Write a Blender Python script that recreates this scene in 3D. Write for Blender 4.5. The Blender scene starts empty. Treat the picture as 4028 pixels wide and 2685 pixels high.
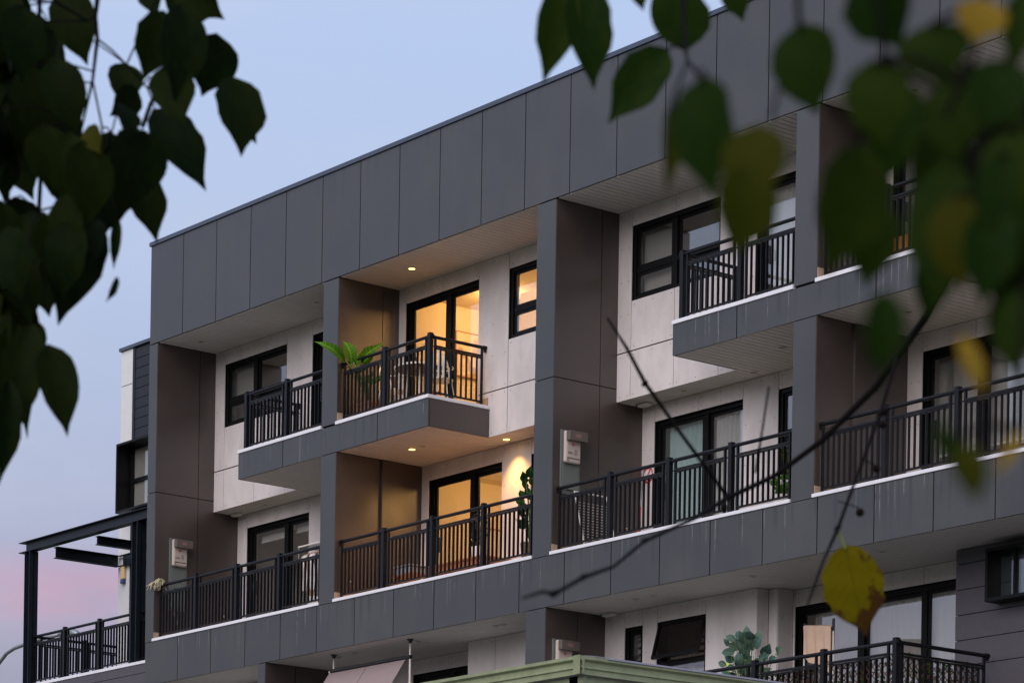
import bpy, math, random
from mathutils import Vector, Matrix
random.seed(7)
scene = bpy.context.scene
COL = scene.collection
R = math.radians

# ------------------------------------------------------------------ camera
CAM = Vector((45.029, -27.3227, 1.7))
YAW, ROLL, FPX = -0.903484582, 0.0156773779, 12019.8      # solved from the photograph's vanishing points
PW, PH, HORIZON = 4028.0, 2685.0, 4421.12
cd = bpy.data.cameras.new('camera')
cam = bpy.data.objects.new('camera', cd); COL.objects.link(cam)
fwd = Vector((math.sin(YAW), math.cos(YAW), 0)); rgt = Vector((math.cos(YAW), -math.sin(YAW), 0)); up = Vector((0, 0, 1))
c_, s_ = math.cos(ROLL), math.sin(ROLL)
cr, cu = rgt * c_ + up * s_, up * c_ - rgt * s_
cam.matrix_world = Matrix(((cr.x, cu.x, -fwd.x, CAM.x), (cr.y, cu.y, -fwd.y, CAM.y), (cr.z, cu.z, -fwd.z, CAM.z), (0, 0, 0, 1)))
cd.sensor_fit = 'HORIZONTAL'; cd.sensor_width = 36
cd.lens = 36 * FPX / PW
cd.shift_y = (HORIZON - PH / 2) / PW
cd.clip_start = 0.1; cd.clip_end = 4000
cd.dof.use_dof = True; cd.dof.focus_distance = 46; cd.dof.aperture_fstop = 18
scene.camera = cam


def ray(px, py):
    return (cr * ((px - PW / 2) / FPX) - cu * ((py - HORIZON) / FPX) + fwd)


def at_y(px, py, y):
    d = ray(px, py); return CAM + d * ((y - CAM.y) / d.y)


def at_d(px, py, dist):
    return CAM + ray(px, py) * dist


# ------------------------------------------------------------------ world, sun, exposure
def lin(*c):
    return tuple(((v / 255) / 12.92 if v <= 10 else ((v / 255 + 0.055) / 1.055) ** 2.4) for v in c)


scene.view_settings.view_transform = 'Standard'
scene.view_settings.look = 'None'
scene.view_settings.exposure = 0.56
scene.view_settings.gamma = 1.0
scene.view_settings.use_curve_mapping = False
scene.render.engine = 'CYCLES'
scene.cycles.use_denoising = True
scene.cycles.max_bounces = 6
scene.cycles.transparent_max_bounces = 12
scene.cycles.caustics_reflective = False
scene.cycles.caustics_refractive = False
scene.cycles.sample_clamp_indirect = 3.0

world = bpy.data.worlds.new('World'); scene.world = world; world.use_nodes = True
wt = world.node_tree; wt.nodes.clear()


class NT:
    """Small helper for writing node trees."""
    def __init__(self, tree): self.t = tree
    def n(self, typ, **kw):
        nd = self.t.nodes.new(typ)
        for k, v in kw.items():
            if k.startswith('i_'):
                nd.inputs[k[2:].replace('_', ' ')].default_value = v
            else: setattr(nd, k, v)
        return nd
    def l(self, a, b): self.t.links.new(a, b)
    def put(self, sock, v):
        if hasattr(v, 'is_linked'): self.l(v, sock)
        else: sock.default_value = v
    def m(self, op, a, b=0.0, c=0.0, clamp=False):
        nd = self.n('ShaderNodeMath', operation=op, use_clamp=clamp)
        self.put(nd.inputs[0], a); self.put(nd.inputs[1], b); self.put(nd.inputs[2], c)
        return nd.outputs[0]
    def ss(self, v, a, b):
        nd = self.n('ShaderNodeMapRange', interpolation_type='SMOOTHSTEP')
        self.put(nd.inputs[0], v); nd.inputs[1].default_value = a; nd.inputs[2].default_value = b
        return nd.outputs[0]
    def mr(self, v, a, b, c, d):
        nd = self.n('ShaderNodeMapRange'); self.put(nd.inputs[0], v)
        for i, q in enumerate((a, b, c, d)): nd.inputs[i + 1].default_value = q
        return nd.outputs[0]
    def mix(self, f, a, b, blend='MIX'):
        nd = self.n('ShaderNodeMix', data_type='RGBA', blend_type=blend)
        self.put(nd.inputs[0], f); self.put(nd.inputs[6], a if not isinstance(a, tuple) else (*a[:3], 1)); self.put(nd.inputs[7], b if not isinstance(b, tuple) else (*b[:3], 1))
        return nd.outputs[2]
    def noise(self, vec, scale, detail=3.0, rough=0.55, sc=None):
        if sc:
            mp = self.n('ShaderNodeVectorMath', operation='MULTIPLY'); self.l(vec, mp.inputs[0]); mp.inputs[1].default_value = sc; vec = mp.outputs[0]
        nd = self.n('ShaderNodeTexNoise'); self.l(vec, nd.inputs['Vector'])
        nd.inputs['Scale'].default_value = scale; nd.inputs['Detail'].default_value = detail; nd.inputs['Roughness'].default_value = rough
        return nd.outputs['Fac']
    def ramp(self, v, stops, interp='LINEAR'):
        nd = self.n('ShaderNodeValToRGB'); self.put(nd.inputs[0], v); nd.color_ramp.interpolation = interp
        e = nd.color_ramp.elements
        while len(e) < len(stops): e.new(0.5)
        for el, (p, c) in zip(e, stops): el.position = p; el.color = (*c[:3], 1)
        return nd.outputs[0]


w = NT(wt)
SUN_EL, SUN_DIR = R(38), Vector((0.35, -0.90, 0.0))
sky = w.n('ShaderNodeTexSky', sky_type='NISHITA', sun_disc=False, sun_elevation=SUN_EL, sun_rotation=math.atan2(SUN_DIR.x, SUN_DIR.y))
geo = w.n('ShaderNodeTexCoord').outputs['Generated']
sep = w.n('ShaderNodeSeparateXYZ'); w.l(geo, sep.inputs[0])
z = sep.outputs[2]
grad = w.ramp(w.mr(z, -0.1, 0.9, 0, 1), [
    (0.00, lin(70, 68, 72)), (0.098, lin(110, 106, 112)), (0.20, lin(152, 150, 170)), (0.262, lin(170, 168, 192)),
    (0.285, lin(176, 180, 208)), (0.32, lin(182, 193, 222)), (0.37, lin(187, 203, 236)), (0.44, lin(188, 208, 245)), (0.60, lin(176, 198, 240)), (1.0, lin(150, 172, 220))])
cl1 = w.noise(geo, 5.5, 5, 0.55, sc=(1, 1, 5))
band = w.m('MULTIPLY', w.ss(z, 0.148, 0.162), w.m('SUBTRACT', 1.0, w.ss(z, 0.166, 0.186)))
pink = w.m('MULTIPLY', band, w.ss(cl1, 0.32, 0.60))
az = w.n('ShaderNodeVectorMath', operation='DOT_PRODUCT'); w.l(geo, az.inputs[0]); az.inputs[1].default_value = ray(250, 2350).normalized()
pink = w.m('MULTIPLY', pink, w.ss(az.outputs['Value'], 0.88, 0.985))
skyc = w.mix(w.m('MULTIPLY', pink, 0.75), grad, lin(210, 160, 184))
cl2 = w.noise(geo, 2.6, 6, 0.6, sc=(1, 1, 2.6))
skyc = w.mix(w.m('MULTIPLY', w.ss(cl2, 0.38, 0.64), 0.55), skyc, lin(206, 212, 232))
bg1 = w.n('ShaderNodeBackground'); w.l(skyc, bg1.inputs[0]); bg1.inputs[1].default_value = 0.63
bg2 = w.n('ShaderNodeBackground'); w.l(sky.outputs[0], bg2.inputs[0]); bg2.inputs[1].default_value = 0.004
add = w.n('ShaderNodeAddShader'); w.l(bg1.outputs[0], add.inputs[0]); w.l(bg2.outputs[0], add.inputs[1])
wo = w.n('ShaderNodeOutputWorld'); w.l(add.outputs[0], wo.inputs[0])

sd = bpy.data.lights.new('sun', 'SUN'); sun = bpy.data.objects.new('sun', sd); COL.objects.link(sun)
sd.energy = 1.85; sd.angle = R(70); sd.color = (1.0, 0.89, 0.85)
sv = Vector((SUN_DIR.x * math.cos(SUN_EL), SUN_DIR.y * math.cos(SUN_EL), math.sin(SUN_EL)))
sun.rotation_euler = sv.to_track_quat('Z', 'Y').to_euler()
sun.location = (20, -40, 40)


# ------------------------------------------------------------------ materials
def material(name):
    m = bpy.data.materials.new(name); m.use_nodes = True
    t = NT(m.node_tree); b = m.node_tree.nodes['Principled BSDF']
    return m, t, b


def simple(name, col, rough=0.5, metal=0.0, spec=0.5, var=0.0, bump=0.0, bscale=60, emit=None, es=0):
    m, t, b = material(name)
    b.inputs['Roughness'].default_value = rough; b.inputs['Metallic'].default_value = metal
    b.inputs['Specular IOR Level'].default_value = spec
    pos = t.n('ShaderNodeNewGeometry').outputs['Position']
    nz = t.noise(pos, 9, 4)
    rnd = t.n('ShaderNodeObjectInfo').outputs['Random']
    v = t.m('ADD', t.mr(nz, 0.25, 0.75, 1 - var, 1 + var), t.mr(rnd, 0, 1, -var * 0.6, var * 0.6))
    cc = t.mix(1.0, (*col,), (1, 1, 1), 'MULTIPLY')
    hs = t.n('ShaderNodeHueSaturation'); hs.inputs['Color'].default_value = (*col, 1); t.l(v, hs.inputs['Value'])
    t.l(hs.outputs[0], b.inputs['Base Color'])
    if bump:
        bp = t.n('ShaderNodeBump'); bp.inputs['Strength'].default_value = bump; bp.inputs['Distance'].default_value = 0.004
        t.l(t.noise(pos, bscale, 4), bp.inputs['Height']); t.l(bp.outputs[0], b.inputs['Normal'])
    if emit:
        b.inputs['Emission Color'].default_value = (*emit, 1); b.inputs['Emission Strength'].default_value = es
    return m


def panel_material(name, streak, c1=lin(46, 46, 45), c2=lin(57, 56, 54)):
    m, t, b = material(name)
    pos = t.n('ShaderNodeNewGeometry').outputs['Position']
    sp = t.n('ShaderNodeSeparateXYZ'); t.l(pos, sp.inputs[0]); zz = sp.outputs[2]
    rnd = t.n('ShaderNodeObjectInfo').outputs['Random']
    cloud = t.noise(pos, 0.9, 5, 0.6)
    vert = t.noise(pos, 1.0, 3, 0.5, sc=(3.2, 3.2, 0.28))
    fine = t.noise(pos, 55, 3, 0.7)
    base = t.mix(t.ss(cloud, 0.3, 0.7), c1, c2)
    val = t.m('ADD', t.mr(rnd, 0, 1, 0.92, 1.08), t.mr(vert, 0.3, 0.7, -0.07, 0.07))
    val = t.m('ADD', val, t.mr(fine, 0.3, 0.7, -0.05, 0.05))
    # rain-wash: runs start at the ledge (or capping) above and end at their own length
    up_ = t.m('GREATER_THAN', zz, 11.0)
    ztop = t.m('ADD', t.m('MULTIPLY', up_, 12.62), t.m('MULTIPLY', t.m('SUBTRACT', 1.0, up_), 9.84)) if streak else 16.6
    dep = t.m('SUBTRACT', ztop, zz)
    wob = t.m('MULTIPLY', t.noise(pos, 2.5, 2), 0.03)
    def line(fq, seed):
        v = t.n('ShaderNodeCombineXYZ'); t.l(t.m('ADD', sp.outputs[0], wob), v.inputs[0]); v.inputs[1].default_value = seed
        return t.noise(v.outputs[0], fq, 1, 0.4)
    lenD = t.mr(line(1.7, 5.0), 0.3, 0.7, 0.15, 0.95); lenW = t.mr(line(4.0, 9.0), 0.3, 0.7, 0.05, 0.75)
    fadeD = t.m('SUBTRACT', 1.0, t.ss(t.m('DIVIDE', dep, lenD), 0.15, 1.0)); fadeW = t.m('SUBTRACT', 1.0, t.ss(t.m('DIVIDE', dep, lenW), 0.4, 1.0))
    brk = t.ss(t.noise(pos, 1.0, 3, 0.6, sc=(3, 3, 5)), 0.35, 0.55)
    above = t.m('GREATER_THAN', dep, 0.0)
    dark = t.m('MULTIPLY', t.m('MULTIPLY', t.ss(line(9.0, 1.0), 0.50, 0.66), fadeD), above)
    white = t.m('MULTIPLY', t.m('MULTIPLY', t.ss(line(26.0, 3.0), 0.635, 0.72), t.m('MULTIPLY', fadeW, brk)), above)
    if not streak: white = t.m('MULTIPLY', white, 0.0); dark = t.m('MULTIPLY', dark, 0.55)
    hs = t.n('ShaderNodeHueSaturation'); t.l(base, hs.inputs['Color']); t.l(val, hs.inputs['Value'])
    col = t.mix(t.m('MULTIPLY', dark, 0.62), hs.outputs[0], lin(30, 28, 29))
    col = t.mix(t.m('MULTIPLY', white, 0.7), col, lin(165, 162, 160))
    t.l(col, b.inputs['Base Color'])
    t.l(t.mr(cloud, 0.3, 0.7, 0.34, 0.46), b.inputs['Roughness'])
    b.inputs['Specular IOR Level'].default_value = 1.0
    bp = t.n('ShaderNodeBump'); bp.inputs['Strength'].default_value = 0.10; bp.inputs['Distance'].default_value = 0.003
    b2 = t.n('ShaderNodeBump'); b2.inputs['Strength'].default_value = 0.25; b2.inputs['Distance'].default_value = 0.03
    t.l(t.noise(pos, 1.0, 2, 0.5, sc=(1.1, 1.1, 0.5)), b2.inputs['Height']); t.l(b2.outputs[0], bp.inputs['Normal'])
    t.l(fine, bp.inputs['Height']); t.l(bp.outputs[0], b.inputs['Normal'])
    return m


def cement_material():
    m, t, b = material('pale_cement_panel')
    pos = t.n('ShaderNodeNewGeometry').outputs['Position']
    rnd = t.n('ShaderNodeObjectInfo').outputs['Random']
    cl = t.noise(pos, 1.7, 6, 0.62, sc=(1.3, 1.3, 0.6)); bl = t.noise(pos, 6, 4, 0.6); fine = t.noise(pos, 70, 2)
    base = t.mix(t.ss(cl, 0.32, 0.72), lin(204, 196, 193), lin(222, 215, 212))
    base = t.mix(t.m('MULTIPLY', t.ss(bl, 0.58, 0.75), 0.30), base, lin(180, 174, 175))
    hs = t.n('ShaderNodeHueSaturation'); t.l(base, hs.inputs['Color'])
    t.l(t.m('ADD', t.mr(rnd, 0, 1, 0.965, 1.035), t.mr(fine, 0.3, 0.7, -0.03, 0.03)), hs.inputs['Value'])
    t.l(hs.outputs[0], b.inputs['Base Color']); b.inputs['Roughness'].default_value = 0.6
    bp = t.n('ShaderNodeBump'); bp.inputs['Strength'].default_value = 0.08; bp.inputs['Distance'].default_value = 0.003
    t.l(fine, bp.inputs['Height']); t.l(bp.outputs[0], b.inputs['Normal'])
    return m


def glass_material(name, ior, tint):
    m = bpy.data.materials.new(name); m.use_nodes = True; t = NT(m.node_tree)
    m.node_tree.nodes.clear()
    lw = t.n('ShaderNodeLayerWeight'); lw.inputs[0].default_value = 0.5
    f0 = ((ior - 1) / (ior + 1)) ** 2
    fr = t.m('ADD', f0, t.m('MULTIPLY', 1 - f0, t.m('POWER', lw.outputs['Facing'], 5.0)))
    tr = t.n('ShaderNodeBsdfTransparent'); tr.inputs[0].default_value = (*tint, 1)
    gl = t.n('ShaderNodeBsdfGlossy'); gl.inputs[0].default_value = (1, 1, 1, 1); gl.inputs['Roughness'].default_value = 0.004
    pos = t.n('ShaderNodeNewGeometry').outputs['Position']
    bp = t.n('ShaderNodeBump'); bp.inputs['Strength'].default_value = 0.03; bp.inputs['Distance'].default_value = 0.02
    t.l(t.noise(pos, 1.6, 1), bp.inputs['Height']); t.l(bp.outputs[0], gl.inputs['Normal'])
    mx = t.n('ShaderNodeMixShader'); t.l(fr, mx.inputs[0]); t.l(tr.outputs[0], mx.inputs[1]); t.l(gl.outputs[0], mx.inputs[2])
    o = t.n('ShaderNodeOutputMaterial'); t.l(mx.outputs[0], o.inputs[0])
    return m


def leaf_material(name, c1, c2, trans, rough=0.45, vein=None, blotch=None, spec=0.04):
    m, t, b = material(name)
    tc = t.n('ShaderNodeTexCoord').outputs['Object']
    rnd = t.n('ShaderNodeObjectInfo').outputs['Random']
    nz = t.noise(tc, 4.5, 4, 0.6)
    col = t.mix(t.m('ADD', t.m('MULTIPLY', rnd, 0.65), t.mr(nz, 0.3, 0.7, -0.2, 0.45), clamp=True), c1, c2)
    sx = t.n('ShaderNodeSeparateXYZ'); t.l(tc, sx.inputs[0])
    if vein:
        ax = t.m('ABSOLUTE', sx.outputs[0])
        mid = t.m('SUBTRACT', 1.0, t.ss(ax, 0.008, 0.022))
        ph = t.m('FRACT', t.m('MULTIPLY', t.m('SUBTRACT', sx.outputs[1], t.m('MULTIPLY', ax, 0.75)), 8.0))
        sec = t.m('SUBTRACT', 1.0, t.ss(t.m('ABSOLUTE', t.m('SUBTRACT', ph, 0.5)), 0.03, 0.13))
        col = t.mix(t.m('MULTIPLY', t.m('MAXIMUM', mid, t.m('MULTIPLY', sec, 0.6)), 0.6), col, vein)
    if blotch:
        bn = t.noise(tc, 5, 4, 0.65)
        edge = t.m('ADD', t.ss(sx.outputs[1], 0.42, 0.92), t.m('MULTIPLY', t.ss(t.m('MULTIPLY', sx.outputs[0], -1.0), -0.02, 0.22), 0.45))
        col = t.mix(t.ss(t.m('ADD', bn, t.m('MULTIPLY', edge, 0.37)), 0.72, 0.80), col, blotch)
    t.l(col, b.inputs['Base Color']); b.inputs['Roughness'].default_value = rough
    b.inputs['Specular IOR Level'].default_value = spec
    tl = t.n('ShaderNodeBsdfTranslucent'); t.l(col, tl.inputs[0])
    mx = t.n('ShaderNodeMixShader'); mx.inputs[0].default_value = trans
    t.l(b.outputs[0], mx.inputs[1]); t.l(tl.outputs[0], mx.inputs[2])
    t.l(mx.outputs[0], m.node_tree.nodes['Material Output'].inputs[0])
    return m


M = {}
M['panel'] = panel_material('charcoal_fibre_cement', False)
M['panel_return'] = panel_material('charcoal_fibre_cement_warm_lit', False, lin(56, 46, 42), lin(66, 55, 50))  # same charcoal panel on the returns, warm side light painted in as brown
M['panel_streak'] = panel_material('charcoal_fibre_cement_washed', True)
M['cement'] = cement_material()
M['soffit'] = simple('soffit_lining', lin(206, 205, 200), 0.6, var=0.04)
M['core'] = simple('dark_backing', (0.006, 0.006, 0.007), 0.9, spec=0.1)
M['slab'] = simple('concrete_slab', (0.2, 0.19, 0.18), 0.8, var=0.1)
M['ledge'] = simple('white_flashing', lin(226, 226, 230), 0.4, var=0.04)
M['cap'] = simple('blue_grey_capping', lin(66, 76, 92), 0.4, var=0.06)
M['alu'] = simple('black_window_aluminium', (0.004, 0.004, 0.0045), 0.45, spec=0.2, var=0.1)
M['rail'] = simple('charcoal_powder_coat', (0.006, 0.0065, 0.008), 0.34, spec=0.25, var=0.08)
M['steel'] = simple('dark_blue_painted_steel', (0.009, 0.013, 0.019), 0.42, spec=0.3, var=0.15)
M['clad'] = simple('dark_cladding_board', (0.016, 0.018, 0.024), 0.5, spec=0.3, var=0.12, bump=0.1)
M['clad_warm'] = simple('charcoal_cladding_board', lin(76, 72, 78), 0.5, var=0.08, bump=0.1)
M['white_wall'] = simple('white_render', lin(212, 212, 212), 0.7, var=0.03)
M['glass'] = glass_material('window_glass', 2.3, (0.96, 0.97, 0.965))
M['glass_teal'] = glass_material('window_glass_tinted', 2.1, (0.86, 0.94, 0.945))
M['glass_brown'] = glass_material('tinted_awning_glass', 1.7, (0.36, 0.31, 0.28))
M['plaster'] = simple('cream_plaster', lin(232, 222, 204), 0.85, var=0.02)
M['floor_tile'] = simple('beige_floor_tile', lin(206, 188, 166), 0.5, var=0.12)
M['skirt_tile'] = simple('tan_skirting_tile', lin(176, 150, 126), 0.5, var=0.15)
M['timber'] = simple('oiled_timber', lin(170, 104, 52), 0.5, var=0.2, bump=0.2)
M['white_metal'] = simple('white_enamel', lin(222, 218, 208), 0.4, var=0.04)
M['dark_top'] = simple('dark_table_top', lin(46, 38, 36), 0.4, var=0.1)
M['heater_case'] = simple('grey_green_recess_box', lin(112, 118, 114), 0.45, metal=0.2, var=0.04)
M['heater_body'] = simple('cream_heater_casing', lin(192, 178, 168), 0.4, var=0.02)
M['heater_hood'] = simple('taupe_flue_hood', lin(96, 89, 82), 0.5, var=0.04)
M['red'] = simple('red_print', lin(190, 24, 28), 0.5, var=0.04)
M['white'] = simple('white_print', lin(235, 232, 230), 0.5, var=0.02)
M['black'] = simple('black_plastic', (0.012, 0.012, 0.013), 0.4, var=0.1)
M['grey_print'] = simple('grey_print', lin(120, 112, 108), 0.6, var=0.05)
M['mop'] = simple('cotton_mop_strands', lin(206, 196, 160), 0.9, var=0.15)
M['sheer'] = None
M['ground'] = simple('asphalt', (0.05, 0.05, 0.052), 0.85, var=0.2, bump=0.3, bscale=20)
M['pave'] = simple('concrete_paving', (0.18, 0.168, 0.155), 0.8, var=0.12)
M['kerb'] = simple('concrete_kerb', (0.28, 0.27, 0.26), 0.8, var=0.1)
M['grass'] = simple('verge_grass', (0.05, 0.075, 0.03), 0.9, var=0.3, bump=0.6, bscale=40)
M['paint'] = simple('road_paint', (0.7, 0.7, 0.68), 0.6, var=0.1)
M['green_metal'] = simple('sage_green_colour_steel', lin(134, 142, 108), 0.5, var=0.2)
M['zinc'] = simple('weathered_zinc_sheet', lin(126, 125, 132), 0.5, metal=0.3, var=0.10)
M['galv'] = simple('galvanised_steel', lin(130, 136, 138), 0.4, metal=0.5, var=0.12)
M['canvas'] = simple('mauve_brown_awning_cloth', lin(138, 122, 120), 0.85, var=0.05, bump=0.15, bscale=220)
M['pole_white'] = simple('cream_pole_enamel', lin(224, 212, 204), 0.4, var=0.03)
M['towel'] = simple('beige_towel', lin(206, 176, 152), 0.95, var=0.06, bump=0.3, bscale=160)
M['cushion'] = simple('grey_cushion', lin(150, 150, 154), 0.9, var=0.05, bump=0.2, bscale=120)
M['wicker'] = simple('woven_basket', lin(120, 98, 74), 0.8, var=0.3, bump=0.8, bscale=50)
M['pot_white'] = simple('white_glazed_pot', lin(224, 220, 216), 0.35, var=0.03)
M['box_wood'] = simple('planter_wood', lin(120, 78, 52), 0.6, var=0.2, bump=0.3)
M['stem'] = simple('plant_stem', lin(92, 108, 50), 0.6, var=0.15)
M['bark'] = simple('twig_bark', (0.005, 0.004, 0.004), 0.9, spec=0.05, var=0.2)
M['berry'] = simple('dried_berry', (0.006, 0.004, 0.004), 0.8, spec=0.05, var=0.2)
M['yellow'] = simple('yellow_plastic', lin(222, 190, 30), 0.5, var=0.04)
M['brass'] = simple('dull_brass', lin(170, 150, 110), 0.4, metal=0.6)
M['lime'] = simple('lime_handle_grip', lin(206, 220, 20), 0.5, var=0.03)
M['dkgreen'] = simple('green_handle', lin(20, 74, 60), 0.5, var=0.03)
M['blue'] = simple('blue_lens', lin(36, 62, 112), 0.3, var=0.03)
M['siren'] = simple('pale_siren_case', lin(214, 186, 140), 0.5, var=0.03)
M['lens_off'] = simple('downlight_lens_off', lin(120, 116, 110), 0.3, var=0.02)
M['lens_on'] = simple('downlight_lens_lit', lin(255, 220, 150), 0.4, emit=(1.0, 0.55, 0.10), es=7)
M['art'] = None
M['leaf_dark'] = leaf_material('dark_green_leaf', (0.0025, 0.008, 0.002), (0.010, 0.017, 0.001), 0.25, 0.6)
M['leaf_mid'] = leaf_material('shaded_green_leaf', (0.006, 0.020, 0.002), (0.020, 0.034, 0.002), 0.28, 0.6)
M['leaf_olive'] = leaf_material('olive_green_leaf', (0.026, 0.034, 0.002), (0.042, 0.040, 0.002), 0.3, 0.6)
M['leaf_amber'] = leaf_material('amber_leaf', (0.20, 0.13, 0.015), (0.26, 0.17, 0.02), 0.35, 0.5)
M['leaf_yellow'] = leaf_material('yellow_leaf', (0.12, 0.096, 0.002), (0.15, 0.118, 0.003), 0.35, 0.5, vein=(0.09, 0.08, 0.003), blotch=(0.06, 0.028, 0.007))
M['leaf_banana'] = leaf_material('banana_leaf', lin(44, 90, 14), lin(80, 124, 28), 0.3, 0.35, vein=lin(130, 170, 70))
M['leaf_fig'] = leaf_material('fiddle_fig_leaf', lin(26, 62, 22), lin(20, 46, 36), 0.2, 0.3, vein=lin(88, 124, 70))
M['leaf_blue'] = leaf_material('faded_artificial_leaf', lin(44, 82, 80), lin(104, 122, 96), 0.2, 0.5, vein=lin(120, 150, 140))
M['leaf_ivy'] = leaf_material('ivy_leaf', lin(36, 60, 30), lin(84, 104, 36), 0.25, 0.4)


def sheer_material(name, col, through):
    m, t, b = material(name)
    b.inputs['Base Color'].default_value = (*col, 1); b.inputs['Roughness'].default_value = 0.9
    tl = t.n('ShaderNodeBsdfTranslucent'); tl.inputs[0].default_value = (*col, 1)
    mx = t.n('ShaderNodeMixShader'); mx.inputs[0].default_value = through
    pos = t.n('ShaderNodeNewGeometry').outputs['Position']
    t.l(t.mr(t.noise(pos, 90, 2), 0.3, 0.7, through * 0.8, through * 1.2), mx.inputs[0])
    t.l(b.outputs[0], mx.inputs[1]); t.l(tl.outputs[0], mx.inputs[2]); t.l(mx.outputs[0], m.node_tree.nodes['Material Output'].inputs[0])
    return m


M['sheer'] = sheer_material('sheer_curtain', lin(244, 244, 242), 0.3)
M['blind'] = sheer_material('roller_blind_cloth', lin(176, 172, 164), 0.15)
M['reflection_sheet'] = sheer_material('sky_reflection_sheet', lin(240, 236, 230), 0.85)  # pale translucent white, used for a painted sky reflection
M['vblind'] = sheer_material('vertical_blind_cloth', lin(222, 216, 212), 0.2)
M['shirt_white'] = simple('white_cotton', lin(226, 218, 214), 0.95, var=0.05)
M['shirt_grey'] = simple('grey_cotton', lin(150, 148, 148), 0.95, var=0.08)
M['shirt_dark'] = simple('black_cotton', (0.02, 0.02, 0.022), 0.95, var=0.1)
M['shirt_peach'] = simple('peach_cotton', lin(220, 184, 160), 0.95, var=0.05)


def art_material():
    m, t, b = material('floral_canvas_print')
    tc = t.n('ShaderNodeTexCoord').outputs['Object']
    v = t.n('ShaderNodeTexVoronoi'); t.l(tc, v.inputs['Vector']); v.inputs['Scale'].default_value = 6.0
    nz = t.noise(tc, 5, 4)
    col = t.mix(t.ss(v.outputs['Distance'], 0.15, 0.45), lin(214, 178, 150), lin(236, 220, 198))
    col = t.mix(t.m('MULTIPLY', t.ss(nz, 0.5, 0.62), 0.7), col, lin(170, 140, 120))
    t.l(col, b.inputs['Base Color']); b.inputs['Roughness'].default_value = 0.6
    return m


M['art'] = art_material()


# ------------------------------------------------------------------ mesh helpers
class MB:
    def __init__(self): self.v, self.f = [], []
    def box(self, x0, x1, y0, y1, z0, z1):
        n = len(self.v)
        self.v += [(x0, y0, z0), (x1, y0, z0), (x1, y1, z0), (x0, y1, z0), (x0, y0, z1), (x1, y0, z1), (x1, y1, z1), (x0, y1, z1)]
        self.f += [tuple(n + i for i in q) for q in ((0, 3, 2, 1), (4, 5, 6, 7), (0, 1, 5, 4), (1, 2, 6, 5), (2, 3, 7, 6), (3, 0, 4, 7))]
        return self
    def tube(self, pts, r, n=8, caps=True):
        pts = [Vector(p) for p in pts]
        rr = r if isinstance(r, (list, tuple)) else [r] * len(pts)
        base = len(self.v); prev = None
        for i, p in enumerate(pts):
            a = pts[max(i - 1, 0)]; b = pts[min(i + 1, len(pts) - 1)]
            d = (b - a).normalized()
            if prev is None:
                s = d.orthogonal().normalized()
            else:
                s = (prev - d * prev.dot(d)).normalized()
            prev = s; t = d.cross(s)
            for k in range(n):
                an = 2 * math.pi * k / n
                self.v.append(tuple(p + (s * math.cos(an) + t * math.sin(an)) * rr[i]))
        for i in range(len(pts) - 1):
            for k in range(n):
                a = base + i * n + k; b = base + i * n + (k + 1) % n
                self.f.append((a, b, b + n, a + n))
        if caps:
            self.f.append(tuple(base + k for k in reversed(range(n))))
            e = base + (len(pts) - 1) * n
            self.f.append(tuple(e + k for k in range(n)))
        return self
    def disc(self, c, r, n=16, axis='z', h=0.01):
        c = Vector(c); d = {'x': Vector((1, 0, 0)), 'y': Vector((0, 1, 0)), 'z': Vector((0, 0, 1))}[axis]
        return self.tube([c, c + d * h], r, n)
    def ring(self, c, r0, r1, n=24, axis='z', h=0.01):
        b = len(self.v); c = Vector(c)
        def P(an, r, o):
            ca, sa = math.cos(an) * r, math.sin(an) * r
            return tuple(c + {'x': Vector((o, ca, sa)), 'y': Vector((ca, o, sa)), 'z': Vector((ca, sa, o))}[axis])
        for k in range(n):
            an = 2 * math.pi * k / n
            self.v += [P(an, r0, 0), P(an, r1, 0), P(an, r1, h), P(an, r0, h)]
        for k in range(n):
            a = b + 4 * k; e = b + 4 * ((k + 1) % n)
            for i in range(4): self.f.append((a + i, a + (i + 1) % 4, e + (i + 1) % 4, e + i))
        return self
    def prism(self, poly, y0, y1, plane='xz'):
        """Extrude a polygon lying in plane xz (along y), yz (along x) or xy (along z)."""
        b = len(self.v); n = len(poly)
        for o in (y0, y1):
            for (p, q) in poly:
                self.v.append({'xz': (p, o, q), 'yz': (o, p, q), 'xy': (p, q, o)}[plane])
        self.f.append(tuple(b + i for i in range(n))); self.f.append(tuple(b + n + i for i in reversed(range(n))))
        for i in range(n):
            j = (i + 1) % n; self.f.append((b + i, b + n + i, b + n + j, b + j))
        return self
    def grid(self, fn, nu, nv):
        b = len(self.v)
        for i in range(nu + 1):
            for j in range(nv + 1): self.v.append(tuple(fn(i / nu, j / nv)))
        for i in range(nu):
            for j in range(nv):
                a = b + i * (nv + 1) + j; self.f.append((a, a + 1, a + nv + 2, a + nv + 1))
        return self
    def mesh(self, name, smooth=False):
        me = bpy.data.meshes.new(name); me.from_pydata(self.v, [], self.f); me.update()
        if smooth: me.polygons.foreach_set('use_smooth', [True] * len(me.polygons))
        return me
    def build(self, name, mat, parent=None, smooth=False, bevel=0.0):
        return link(name, self.mesh(name, smooth), mat, parent, bevel)


def link(name, me, mat, parent=None, bevel=0.0):
    if mat and not me.materials: me.materials.append(mat)
    o = bpy.data.objects.new(name, me); COL.objects.link(o)
    if parent: o.parent = parent
    if bevel:
        md = o.modifiers.new('bevel', 'BEVEL'); md.width = bevel; md.segments = 2; md.limit_method = 'ANGLE'
    return o


def tag(o, label=None, cat=None, group=None, kind=None):
    for k, v in (('label', label), ('category', cat), ('group', group), ('kind', kind)):
        if v: o[k] = v
    return o


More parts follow.
